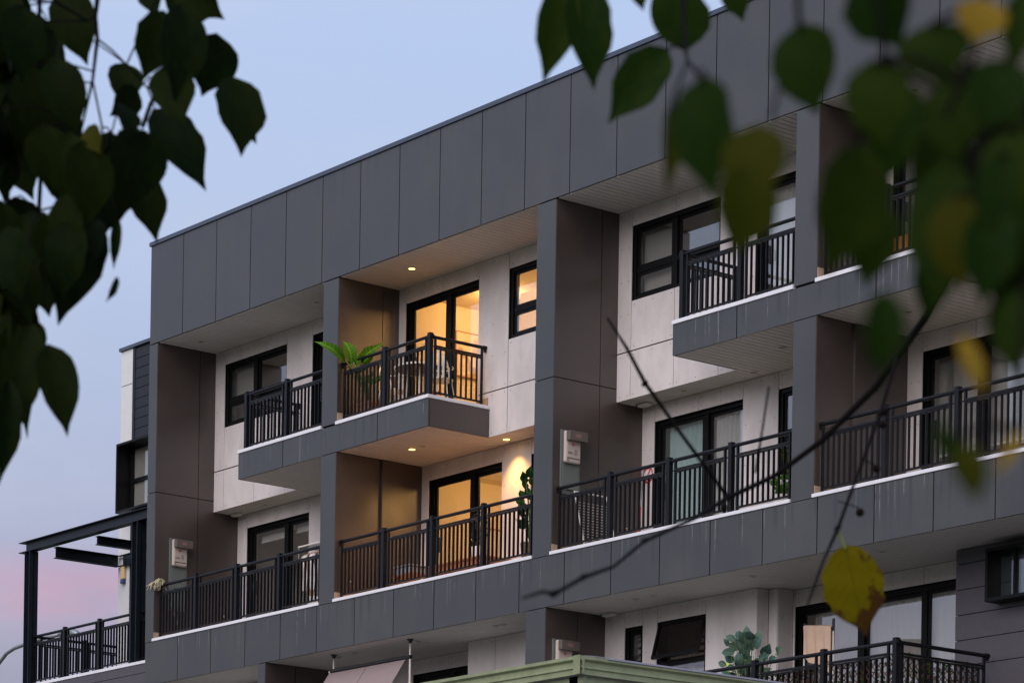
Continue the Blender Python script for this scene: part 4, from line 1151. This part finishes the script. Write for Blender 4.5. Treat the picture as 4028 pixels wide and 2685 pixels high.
MB().box(-0.24, 0.24, -0.18, 0.18, 0.27, 0.30).build('top', M['timber'], CT)
for sx in (-0.21, 0.17):
    for sy in (-0.15, 0.11): MB().box(sx, sx + 0.04, sy, sy + 0.04, 0, 0.27).build('leg', M['timber'], CT)
TR = thing('storage_tub', 'grey plastic tub on the small timber stool of the lit lower balcony', 'tub', (6.98, 0.50, Z2T + 0.30))
MB().box(-0.22, 0.22, -0.16, 0.16, 0, 0.11).box(-0.24, 0.24, -0.18, 0.18, 0.11, 0.135).build('body', M['cushion'], TR, bevel=0.01)
OR = thing('metal_leaf_ornament', 'black openwork metal leaf ornament in a white ribbed pot at the lit lower door', 'ornament', (7.56, 1.36, Z2T + 0.461))
MB().tube([(0, 0, 0), (0, 0, 0.12), (0, 0, 0.31), (0, 0, 0.30)], [0.08, 0.10, 0.11, 0.08], 20).build('ribbed_pot', M['pot_white'], OR)
MB().box(-0.012, 0.012, -0.012, 0.012, 0.30, 0.40).build('stem', M['black'], OR)
MB().ring((0, 0, 0.60), 0.238, 0.25, 36, 'y', 0.012).build('hoop', M['black'], OR)
lf = MB(); rnd = random.Random(12)
spine = [(0, 0.36), (0.02, 0.48), (-0.02, 0.6), (0.01, 0.7), (0, 0.8)]
lf.tube([(a, 0.006, b) for a, b in spine], 0.009, 5)
for k in range(34):
    a = rnd.uniform(0, 2 * math.pi); r_ = 0.22 * math.sqrt(rnd.random()); c = (r_ * math.cos(a), 0.60 + r_ * math.sin(a)); th = a + rnd.uniform(-0.5, 0.5)
    L = rnd.uniform(0.06, 0.11); ww = L * 0.30
    ux, uz = math.cos(th), math.sin(th); poly = []
    for f, s in ((0, 0), (0.3, 1), (0.6, 0.9), (1, 0), (0.6, -0.9), (0.3, -1)):
        poly.append((c[0] + ux * L * (f - 0.5) - uz * ww * s, c[1] + uz * L * (f - 0.5) + ux * ww * s))
    if all((p - 0) ** 2 + (q - 0.60) ** 2 < 0.242 ** 2 for p, q in poly): lf.prism(poly, 0.0, 0.008)
lf.build('metal_leaves', M['black'], OR)

# white folding airer (third balcony)
FA = thing('folding_airer', 'white folded clothes airer leaning behind the third lower balcony railing', 'clothes airer', (11.42, 0.64, Z2T))
FA.rotation_euler = (R(-17), 0, R(90))
for sx in (-0.30, 0.30):
    MB().tube([(sx, 0, 0), (sx, 0, 0.98)], 0.011, 8).build('leg', M['white_metal'], FA)
    MB().tube([(sx * 0.86, 0.05, 0.0), (sx * 0.86, 0.02, 0.55)], 0.010, 8).build('leg', M['white_metal'], FA)
MB().tube([(-0.30, 0, 0.98), (0.30, 0, 0.98)], 0.011, 8).build('top_bar', M['white_metal'], FA)
for k in range(17):
    MB().tube([(-0.30, 0, 0.10 + k * 0.045), (0.30, 0, 0.10 + k * 0.045)], 0.004, 5).build('wire', M['white_metal'], FA)
# broom with red handle
BR = thing('broom', 'red and grey broom handle leaning by the no smoking sign', 'broom', (11.62, 1.10, Z2T))
MB().tube([(0.0, 0.0, 0.02), (-0.26, 0.29, 0.82)], 0.016, 8).build('red_handle', M['red'], BR)
MB().tube([(-0.26, 0.29, 0.82), (-0.46, 0.51, 1.44)], 0.010, 8).build('grey_handle', M['galv'], BR)
MB().box(-0.14, 0.14, -0.03, 0.03, 0.0, 0.05).build('brush_head', M['black'], BR)

# NO SMOKING sign
SG = thing('no_smoking_sign', 'round red and white NO SMOKING sign on the pale wall strip', 'sign', (11.195, W2 - 0.004, 11.185))
MB().disc((0, 0, 0), 0.125, 40, 'y', 0.003).build('disc', M['white'], SG)
MB().ring((0, -0.002, 0), 0.085, 0.12, 40, 'y', 0.003).build('red_ring', M['red'], SG)
sl = MB().box(-0.088, 0.088, -0.0035, -0.0015, -0.010, 0.010).build('slash', M['red'], SG); sl.rotation_euler = (0, R(-62), 0)
MB().box(-0.055, 0.035, -0.0012, -0.0002, -0.022, -0.004).box(0.040, 0.052, -0.0012, -0.0002, -0.022, -0.004).build('cigarette', M['black'], SG)
MB().tube([(0.045, -0.001, 0.002), (0.035, -0.001, 0.02), (0.055, -0.001, 0.035), (0.04, -0.001, 0.055)], 0.004, 5).build('smoke_line', M['black'], SG)
tx = MB()
dg = bpy.context.evaluated_depsgraph_get()
for k, ch in enumerate('NO SMOKING'):
    if ch == ' ': continue
    fc = bpy.data.curves.new('glyph', 'FONT'); fc.body = ch; fc.size = 0.036; fc.align_x = 'CENTER'; fc.extrude = 0.0005
    fo = bpy.data.objects.new('glyph', fc); COL.objects.link(fo); bpy.context.view_layer.update()
    me = fo.evaluated_get(bpy.context.evaluated_depsgraph_get()).to_mesh()
    an = R(75 - 150 * k / 9)
    n0 = len(tx.v)
    for v in me.vertices:
        x_, z_ = v.co.x, v.co.y + 0.090
        tx.v.append((x_ * math.cos(-an) - z_ * math.sin(-an) * -1 * -1 if False else x_ * math.cos(an) - z_ * math.sin(an), -0.0032 + v.co.z, x_ * math.sin(an) + z_ * math.cos(an)))
    for p in me.polygons: tx.f.append(tuple(n0 + i for i in p.vertices))
    fo.to_mesh_clear(); bpy.data.objects.remove(fo); bpy.data.curves.remove(fc)
tx.build('lettering', M['white'], SG)

# mop hung over the first lower balcony railing
MO = thing('strip_mop', 'cream strip mop head lying over the left end of the railing', 'mop', (0.33, 0.08, 10.83))
ms = MB(); rnd = random.Random(6)
for k in range(70):
    a = rnd.uniform(-0.10, 0.10); fwd_ = rnd.uniform(-0.09, 0.05); dx = rnd.uniform(-0.16, 0.02); hh = rnd.uniform(-0.14, -0.02)
    ms.tube([(a * 0.5 + 0.05, 0.03, 0.0 + rnd.uniform(-.01, .03)), (a * 0.7, -0.02 + fwd_ * 0.4, 0.05 + rnd.uniform(-.02, .02)), (a + dx * 0.6, fwd_ - 0.02, 0.0 + rnd.uniform(-.03, .02)), (a + dx, fwd_ - 0.04, hh)], 0.008, 5)
mo = ms.build('strands', M['mop'], MO, smooth=True); mo['kind'] = 'stuff'
MB().tube([(0.08, 0.03, -0.02), (0.20, 0.35, -0.95)], 0.011, 8).build('handle', M['galv'], MO)

# clothes airer with washing (first lower balcony)
CA = thing('clothes_airer', 'tall silver clothes rack at the right end of the first lower balcony', 'clothes rack', (4.5, 0.72, Z2T))
for sx in (-0.62, 0.62):
    for sy in (-0.2, 0.2): MB().tube([(sx, sy, 1.17), (sx * 1.02, sy * 1.15, 0.0)], 0.010, 8).build('leg', M['galv'], CA)
for sy in (-0.2, 0.2):
    MB().tube([(-0.64, sy, 1.17), (0.66, sy, 1.17)], 0.014, 8).build('top_rail', M['white_metal'], CA)
    MB().tube([(-0.62, sy, 0.20), (0.62, sy, 0.20)], 0.012, 8).build('lower_rail', M['galv'], CA)
for k in range(26):
    MB().tube([(-0.6 + k * 0.048, -0.2, 1.155), (-0.6 + k * 0.048, 0.2, 1.155)], 0.004, 5).build('rung', M['galv'], CA)
rnd = random.Random(21)
mats = ['shirt_white', 'shirt_peach', 'shirt_white', 'shirt_grey', 'shirt_white', 'shirt_grey', 'shirt_dark', 'shirt_grey', 'shirt_white']
names = ['white shirt hanging first from the left on the rack', 'peach shirt hanging second on the rack', 'white shirt with creased hem hanging third on the rack', 'grey shirt hanging fourth on the rack',
         'white shirt hanging in the middle of the rack', 'grey shirt right of the middle of the rack', 'black shirt hanging near the right of the rack', 'grey shirt next to the black one on the rack', 'white shirt last on the rack by the column']
for k, (mt, nm) in enumerate(zip(mats, names)):
    x = 3.98 + k * 0.115
    t = thing('hanging_shirt', nm, 'shirt', (x, 0.70, 10.94), 0, 'washing on the clothes rack')
    drop = rnd.uniform(0.60, 0.78); ph = rnd.uniform(0, 6)
    def sh(u, v, ph=ph, drop=drop):
        wd = 0.20 - 0.05 * max(0, 1 - v * 7)
        return (0.035 * math.sin(u * 11 + ph) + 0.05 * v + 0.02 * math.sin(v * 9 + ph), (u - 0.5) * 2 * wd, -0.03 - drop * v - 0.10 * abs(u - 0.5) * max(0, 1 - v * 3))
    MB().grid(sh, 14, 8).build('cloth', M[mt], t, smooth=True)
    MB().tube([(0.0, -0.17, -0.09), (0.0, 0, -0.015), (0.0, 0.17, -0.09)], 0.006, 6).tube([(0, 0, -0.02), (0, 0.01, 0.03), (0, -0.01, 0.045)], 0.003, 5).build('hanger', M['timber'] if k % 2 else M['white_metal'], t)
pgk = thing('clothes_peg', 'yellow peg clipped at the column end of the clothes rack', 'peg', (5.05, 0.52, 10.96))
MB().box(-0.012, 0.012, -0.015, 0.015, -0.10, 0.06).build('body', M['yellow'], pgk)

# beige towel on an airer (ivy terrace)
TA = thing('towel_airer', 'thin metal airer standing by the terrace door', 'clothes airer', (15.62, 0.9, Z1F))
for x in (-0.27, 0.28):
    MB().tube([(x, 0, 0), (x, 0, 1.70)], 0.011, 8).build('leg', M['white_metal'], TA)
    MB().box(x - 0.016, x + 0.016, -0.016, 0.016, 1.56, 1.73).build('end_cap', M['black'], TA, bevel=0.01)
MB().tube([(-0.27, 0, 1.68), (0.28, 0, 1.62)], 0.010, 8).build('top_bar', M['white_metal'], TA)
def tw(u, v):
    s = v * 2 - 1
    zt = 1.705 - 0.06 * u
    hang = 0.46 + 0.20 * u + 0.03 * math.sin(u * 7)
    fold_ = 0.018 * math.sin(u * 19 + v * 3) * min(1, abs(s) * 2)
    yy = (0.022 * s / max(0.12, abs(s)) if abs(s) > 0.12 else 0.022 * s / 0.12) + fold_
    return (-0.26 + 0.53 * u + 0.04 * abs(s) * (0.5 - u), yy + (-0.02 if s < 0 else 0.01), zt - max(0, abs(s) - 0.06) * hang * (1.0 if s < 0 else 0.8))
tow = MB().grid(tw, 22, 20).build('towel', M['towel'], None, smooth=True)
tow.location = TA.location; tag(tow, 'beige towel hanging over the thin airer by the terrace door', 'towel')
SK = thing('garden_stick', 'green pole with bright lime tip standing left of the blue green fig', 'pole', (14.50, 0.3, Z1F))
MB().tube([(0.10, 0, 0), (0.02, 0, 1.10)], 0.015, 8).build('shaft', M['dkgreen'], SK)
MB().tube([(0.02, 0, 1.10), (0.005, 0, 1.25)], 0.018, 8).build('grip', M['lime'], SK)
# timber chair, top right balcony
WC = thing('timber_chair', 'low timber chair behind the leafy top right railing', 'chair', (17.1, 0.55, ZF3))
MB().box(-0.24, 0.24, -0.22, 0.22, 0.22, 0.26).build('seat', M['timber'], WC)
MB().box(-0.24, 0.24, 0.19, 0.22, 0.27, 0.55).build('backrest', M['timber'], WC)
for sx in (-0.24, 0.20):
    for sy in (-0.22, 0.18): MB().box(sx, sx + 0.04, sy, sy + 0.04, 0, 0.22).build('leg', M['timber'], WC)
# white slatted crate, third upper balcony
CR = thing('slatted_bench', 'white slatted low bench behind the upper railing under the olive leaf', 'bench', (15.2, 0.72, ZF3))
for k in range(5): MB().box(-0.45, 0.45, -0.2 + k * 0.09, -0.14 + k * 0.09, 0.20, 0.225).build('slat', M['white_metal'], CR)
for sx in (-0.42, 0.38): MB().box(sx, sx + 0.04, -0.2, 0.22, 0.0, 0.20).build('leg', M['white_metal'], CR)

# ------------------------------------------------------------------ foreground branches and leaves
def near_seg(p, paths):
    best = None
    for pts in paths:
        for a, b in zip(pts, pts[1:]):
            ab = b - a; t = max(0, min(1, (p - a).dot(ab) / max(ab.length_squared, 1e-9))); q = a + ab * t
            d = (p - q).length
            if best is None or d < best[0]: best = (d, q)
    return best


def foliage(t, leaves, paths, radii, petiole=0.2):
    """leaves: (base px, tip px, width px, distance base, distance tip, material); paths in world space."""
    tw_ = MB()
    for pts, rr in zip(paths, radii):
        tw_.tube([tuple(p) for p in pts], rr, 7)
    for k, (b_, t_, w_, d0, d1, mt) in enumerate(leaves):
        P0, P1 = at_d(*b_, d0), at_d(*t_, d1)
        ro = random.uniform(-0.5, 0.5)
        o = put_leaf(t, LEAVES['a'][k % 4], M[mt], P0, P1, w_ * (d0 + d1) / 2 / FPX / max(0.80, math.cos(ro)), ro)
        q = near_seg(P0, paths)
        if q and q[0] < petiole:
            md = (P0 + q[1]) / 2 + Vector((0, 0, 0.12 * q[0]))
            tw_.tube([tuple(q[1]), tuple(md), tuple(P0)], [0.0013, 0.0011, 0.0010], 5)
    loc(tw_, t).build('twig', M['bark'], t, smooth=True)


A1 = lambda p: (p[0] * 0.6377, p[1] * 0.6377)
A2 = lambda p: (p[0] * 0.67, 900 + p[1] * 0.67)
DL = 3.9
left = []
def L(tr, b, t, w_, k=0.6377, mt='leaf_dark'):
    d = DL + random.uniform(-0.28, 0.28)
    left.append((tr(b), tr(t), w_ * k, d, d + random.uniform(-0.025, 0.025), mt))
for b, t, w_ in (((1100, -150), (1362, 120), 260), ((900, -130), (965, 95), 170), ((1180, -120), (1150, 200), 330), ((1010, 80), (890, 490), 270), ((1130, 40), (1100, 620), 290),
                 ((1030, 400), (1125, 760), 290), ((1340, 222), (1260, 600), 300), ((1445, 480), (1508, 945), 300), ((1400, 560), (1592, 885), 190), ((960, 680), (1278, 1152), 275),
                 ((770, 392), (765, 650), 215), ((850, 560), (690, 720), 190), ((790, 660), (770, 800), 170), ((830, 790), (755, 1370), 300), ((900, 820), (850, 1250), 280), ((850, 1040), (972, 1482), 235),
                 ((690, 820), (720, 1300), 240), ((545, 780), (610, 945), 130), ((400, -60), (530, 392), 285), ((120, 40), (150, 500), 290), ((40, -60), (60, 300), 200), ((250, 110), (180, 560), 250),
                 ((330, 370), (478, 830), 270), ((180, 420), (260, 900), 300), ((40, 420), (80, 960), 260), ((100, 780), (180, 1220), 290), ((270, 780), (330, 1190), 290), ((430, 830), (420, 1300), 260),
                 ((520, 880), (560, 1400), 300), ((0, 880), (40, 1240), 190), ((350, 1000), (440, 1290), 240), ((620, 1040), (640, 1480), 260), ((480, 560), (430, 700), 60), ((100, 1230), (180, 1700), 300),
                 ((10, 1250), (10, 1700), 240), ((420, 1200), (420, 1640), 220), ((200, 600), (130, 1000), 260), ((380, 620), (400, 1040), 220)):
    L(A1, b, t, w_)
for b, t, w_ in (((690, -60), (665, 238), 66), ((690, 285), (630, 432), 44), ((520, -90), (345, 545), 340), ((430, -40), (350, 420), 250), ((560, -60), (500, 255), 180), ((330, -80), (260, 250), 220),
                 ((60, 130), (190, 560), 220), ((150, 180), (90, 640), 220), ((20, 100), (30, 640), 160), ((180, 570), (85, 1205), 245), ((90, 560), (30, 1100), 200), ((150, 640), (145, 1215), 130),
                 ((290, 688), (402, 1198), 238), ((60, 900), (10, 1500), 150), ((0, 850), (-20, 1420), 160), ((40, 0), (110, 420), 260), ((-30, 380), (0, 900), 200), ((120, 500), (180, 900), 220), ((230, 560), (200, 820), 120),
                 ((180, -100), (210, 230), 260), ((60, -100), (60, 260), 240)):
    L(A2, b, t, w_, 0.67)
rf = random.Random(99)
for k in range(46):      # crowded inner leaves of the same branch
    x = abs(rf.gauss(0, 150)); y = rf.uniform(-60, 1500)
    if y < 700: x = rf.uniform(-20, 250)
    elif y < 1000: x = rf.uniform(-20, 330 - (y - 700) * 0.35)
    elif y < 1250: x = rf.uniform(-20, 60)
    else: x = rf.uniform(-40, 0)
    a_ = rf.gauss(1.5, 0.42); ln = rf.uniform(120, 250)
    if any(60 < x + ln * f * math.cos(a_) < 265 and 720 < y + ln * f * math.sin(a_) < 990 for f in (0, .25, .5, .75, 1)): continue
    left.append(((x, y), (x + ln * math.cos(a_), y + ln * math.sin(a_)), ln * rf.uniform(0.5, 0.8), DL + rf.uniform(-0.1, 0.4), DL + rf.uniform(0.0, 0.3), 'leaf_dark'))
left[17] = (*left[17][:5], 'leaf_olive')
LB = thing('leafy_branch', 'dense dark green leafy branch hanging down the left edge', 'branch', at_d(150, 900, DL))
def W(pts, d, tr=A1):
    if not isinstance(d, (list, tuple)): d = [d] * len(pts)
    return [at_d(*tr(p), q) for p, q in zip(pts, d)]
lp = [W([(640, -900), (610, -400), (600, 0), (588, 100), (600, 240), (572, 490), (500, 810)], DL), W([(572, 500), (625, 760), (645, 900), (650, 1150)], DL), W([(600, 240), (690, 310), (775, 395), (860, 480)], DL),
      W([(540, 130), (590, 95)], DL), W([(300, -900), (250, -100), (230, 400), (260, 900), (240, 1300), (180, 1900)], DL + 0.15), W([(1250, -900), (1200, -100), (1120, 300), (930, 640), (880, 780)], DL + 0.1),
      W([(1120, 250), (1300, 215), (1440, 470)], DL + 0.05), W([(240, 1300), (420, 1250), (690, 1400)], DL + 0.1), W([(600, -500), (250, -700), (60, -300), (60, 900), (30, 1600), (60, 2300)], DL + 0.2)]
foliage(LB, left, lp, [[0.006, 0.005, 0.0035, 0.003, 0.0028, 0.002, 0.0014], 0.0014, 0.0014, 0.0012, 0.003, 0.003, 0.0014, 0.0014, 0.003], 0.25)

R1 = lambda p: (2000 + p[0] * 0.5741, p[1] * 0.5741)
R2 = lambda p: (2900 + p[0] * 0.574, p[1] * 0.574)
RB_ = lambda p: (2000 + p[0] * 0.5739, 500 + p[1] * 0.5739)
RC = lambda p: (3000 + p[0] * 0.574, 300 + p[1] * 0.574)
RI = lambda p: (3000 + p[0] * 0.574, 1100 + p[1] * 0.574)
right = []
def closer(d): return d if d >= 2.3 else d * 0.60
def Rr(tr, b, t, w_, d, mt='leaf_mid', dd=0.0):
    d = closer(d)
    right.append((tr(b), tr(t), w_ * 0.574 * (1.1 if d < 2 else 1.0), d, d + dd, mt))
Rr(R1, (390, -120), (250, 558), 290, 2.7); Rr(R1, (520, -110), (592, 602), 320, 2.7)
Rr(R1, (1215, 320), (1090, -190), 400, 2.5); Rr(R1, (1072, 345), (680, 830), 330, 2.4); Rr(R1, (1490, -130), (1617, 142), 190, 2.6); Rr(R1, (850, -110), (932, 72), 110, 2.7)
Rr(R1, (1115, 745), (1103, 1330), 120, 2.05, 'leaf_olive'); Rr(R1, (1330, 545), (1375, 1350), 400, 1.95)
Rr(RB_, (1715, 0), (1650, 560), 400, 1.8, 'leaf_olive'); Rr(RB_, (1650, 300), (1570, 880), 390, 1.75, 'leaf_olive')
Rr(R2, (430, 180), (530, 790), 410, 2.1); Rr(R2, (880, -190), (1110, 350), 430, 1.9); Rr(R2, (1330, 170), (1380, 580), 470, 1.75)
Rr(R2, (1690, 0), (1640, 292), 330, 1.6, 'leaf_amber'); Rr(R2, (930, 425), (1010, 1020), 410, 1.75); Rr(RC, (700, 500), (470, 1345), 470, 1.8); Rr(RC, (640, 520), (620, 1100), 380, 1.9)
Rr(R2, (1530, 550), (1450, 1110), 390, 1.75); Rr(R2, (1850, 420), (1700, 880), 390, 1.7); Rr(R2, (1960, -60), (1890, 500), 210, 1.7)
Rr(RC, (1440, 540), (1130, 1590), 520, 1.75, 'leaf_mid'); Rr(RC, (1660, 530), (1760, 1290), 450, 1.7); Rr(RC, (1320, 820), (1350, 1480), 330, 1.72, 'leaf_olive')
Rr(RI, (1800, 60), (1690, 650), 270, 1.7); Rr(RI, (840, 90), (800, 660), 260, 1.35); Rr(RI, (1290, 1090), (1400, 1430), 110, 1.7); Rr(RI, (1380, 1130), (1480, 1530), 210, 1.25, 'leaf_olive')
Rr(RI, (1360, 400), (1530, 790), 130, 1.5, 'leaf_amber'); Rr(RI, (1765, 1040), (1600, 1350), 85, 1.5, 'leaf_amber'); Rr(RI, (1220, 980), (1250, 1250), 120, 1.2)
for b, t, w_, d in (((2185, 280), (2130, 560), 230, 1.8), ((2255, 330), (2190, 640), 240, 1.85), ((2345, 400), (2290, 730), 230, 1.75), 
                    ((2070, 190), (2030, 430), 210, 1.9), ((2330, 180), (2280, 420), 200, 1.8), ((2230, 150), (2180, 380), 190, 1.8), ((2340, 640), (2320, 860), 170, 1.75), ((2015, 470), (1990, 660), 190, 1.95), ((2340, 300), (2310, 520), 220, 1.7), ((2290, 480), (2255, 700), 200, 1.7), ((2365, 560), (2335, 760), 200, 1.75), ((2160, 560), (2125, 735), 150, 1.8)):
    Rr(lambda p: (p[0] * 1.71259, p[1] * 1.71259), b, t, w_ * 1.71259 / 0.574 * 0.6, d)
RBr = thing('leafy_branch', 'loose branch of blurred green and amber leaves hanging at the upper right', 'branch', at_d(3300, 500, 2.0))
def WR(pts, d, tr): return W(pts, [closer(q) for q in d] if isinstance(d, list) else closer(d), tr)
rp_ = [WR([(1180, -600), (1195, 0), (1215, 320), (1225, 420), (1335, 555)], [2.5, 2.45, 2.4, 2.3, 2.0], R1), WR([(1225, 420), (1160, 600), (1115, 745)], [2.3, 2.2, 2.05], R1),
       WR([(440, -500), (415, 0), (425, 180)], 2.1, R2), WR([(300, 560), (230, 820)], 2.0, R2), WR([(1750, -500), (1700, 0), (1620, 400), (1540, 560), (1430, 800)], 1.72, R2),
       WR([(700, -600), (860, -200), (1000, 100), (1000, 430)], 1.85, R2), WR([(2100, -400), (1950, 100), (1860, 420), (1700, 900), (1600, 1400)], 1.72, R2), WR([(300, -700), (430, -150), (520, -110)], 2.7, R1),
       WR([(1840, 380), (1650, 540), (1440, 560)], 1.74, RC), WR([(1840, 0), (1800, 60), (1760, 900), (1765, 1040)], 1.68, RI)]
tops = [rp_[i][0] for i in (7, 0, 2, 5, 4, 6)]
rp_.append([tops[0] - cr * 0.1, *tops, tops[-1] + cr * 0.25 + up * 0.1])
foliage(RBr, right, rp_, [[0.003, 0.0022, 0.0016, 0.0014, 0.001], 0.001, 0.0013, 0.0008, 0.0012, 0.0012, 0.0014, 0.0014, 0.0010, 0.0010, 0.004], 0.05)

# bare twig sweeping in from the right with the yellow leaf
D = lambda p: (p[0] * 1.71259, p[1] * 1.71259)
tk = [(2500, 60), (2400, 250), (2352, 335), (2245, 520), (2125, 730), (2010, 890), (1890, 1010), (1780, 1092), (1672, 1142), (1590, 1192), (1480, 1242), (1410, 1300), (1340, 1325), (1275, 1362), (1245, 1358), (1200, 1373)]
td = [3.9, 4.0, 4.05, 4.2, 4.3, 4.4, 4.4, 4.4, 4.3, 4.1, 3.7, 3.35, 3.05, 2.85, 2.75, 2.65]
TW = thing('bare_twig', 'nearly bare dark twig with berries and one yellow leaf across the balconies', 'twig', at_d(*D((1890, 1010)), 2.5))
main = W(tk, td, D)
side = [W([(1672, 1142), (1560, 990), (1482, 880), (1440, 800), (1395, 730)], [4.3, 4.3, 4.3, 4.25, 4.2], D), W([(1735, 1085), (1752, 980), (1766, 888)], [4.36, 4.3, 4.25], D),
        W([(2060, 820), (2022, 950), (1962, 1110), (1925, 1212), (1890, 1290), (1855, 1388)], [4.34, 4.3, 4.2, 4.1, 4.0, 3.9], D)]
tm = MB()
def pxr(ws, pts): return [w_ / 2 * (p - CAM).dot(fwd) / FPX for w_, p in zip(ws, pts)]
tm.tube([tuple(p) for p in main], pxr([44, 42, 40, 36, 31, 27, 24, 21, 20, 16, 16, 15, 19, 19, 15, 10], main), 8)
tm.tube([tuple(p) for p in side[0]], pxr([17, 15, 17, 14, 8], side[0]), 7); tm.tube([tuple(p) for p in side[1]], pxr([11, 9, 8], side[1]), 6)
tm.tube([tuple(p) for p in side[2]], pxr([16, 15, 14, 16, 12, 9], side[2]), 7)
for p, w_ in ((main[8], 36), (main[10], 26), (main[12], 28), (main[13], 30), (main[5], 36), (side[0][2], 24), (side[2][3], 24), (side[2][1], 24), (main[4], 38)):
    r_ = pxr([w_], [p])[0]
    tm.tube([tuple(p + Vector((-0.006, 0, -0.002))), tuple(p + Vector((-0.001, 0, 0))), tuple(p + Vector((0.004, 0, 0.002)))], [r_ * 0.5, r_, r_ * 0.5], 7)
for p, q, d in (((1925, 1150), (1972, 1165), 4.1), ((1975, 1050), (2010, 1068), 4.2), ((2015, 960), (2026, 968), 4.25)):
    tm.tube([tuple(at_d(*D(p), d)), tuple(at_d(*D(q), d))], 0.0009, 5)
loc(tm, TW).build('stem', M['bark'], TW, smooth=True)
for q, d in (((1975, 1176), 4.1), ((2012, 1076), 4.2), ((2027, 975), 4.25), ((2031, 945), 4.3), ((1663, 1165), 4.2)):
    c = at_d(*D(q), d); r_ = 0.0060
    loc(MB().tube([tuple(c + Vector((0, 0, k * r_))) for k in (-1, -0.8, -0.3, 0.3, 0.8, 1)], [0.0004, r_ * 0.6, r_ * 0.95, r_ * 0.95, r_ * 0.6, 0.0004], 10), TW).build('berry', M['berry'], TW, smooth=True)
LZ = lambda p: (3000 + p[0] * 0.43689, 2000 + p[1] * 0.43689)
yb, yt = at_d(*LZ((745, 360)), 4.1), at_d(*LZ((932, 1165)), 4.13)
yl = put_leaf(TW, leaf_mesh('yellow_leaf', nv=14, fold=0.06, curl=0.10, wmax=0.42, seed=31, wave=0.008), M['leaf_yellow'], yb, yt, 560 * 0.43689 * 4.1 / FPX, 0.1, 'yellow_leaf')
yl['label'] = 'single yellow leaf with a brown withered tip'
ps = at_d(*LZ((668, 180)), 4.1)
loc(MB().tube([tuple(ps), tuple((ps + yb) / 2 + Vector((0.001, 0, 0))), tuple(yb)], 0.0022, 6), TW).build('leaf_stalk', M['stem'], TW)
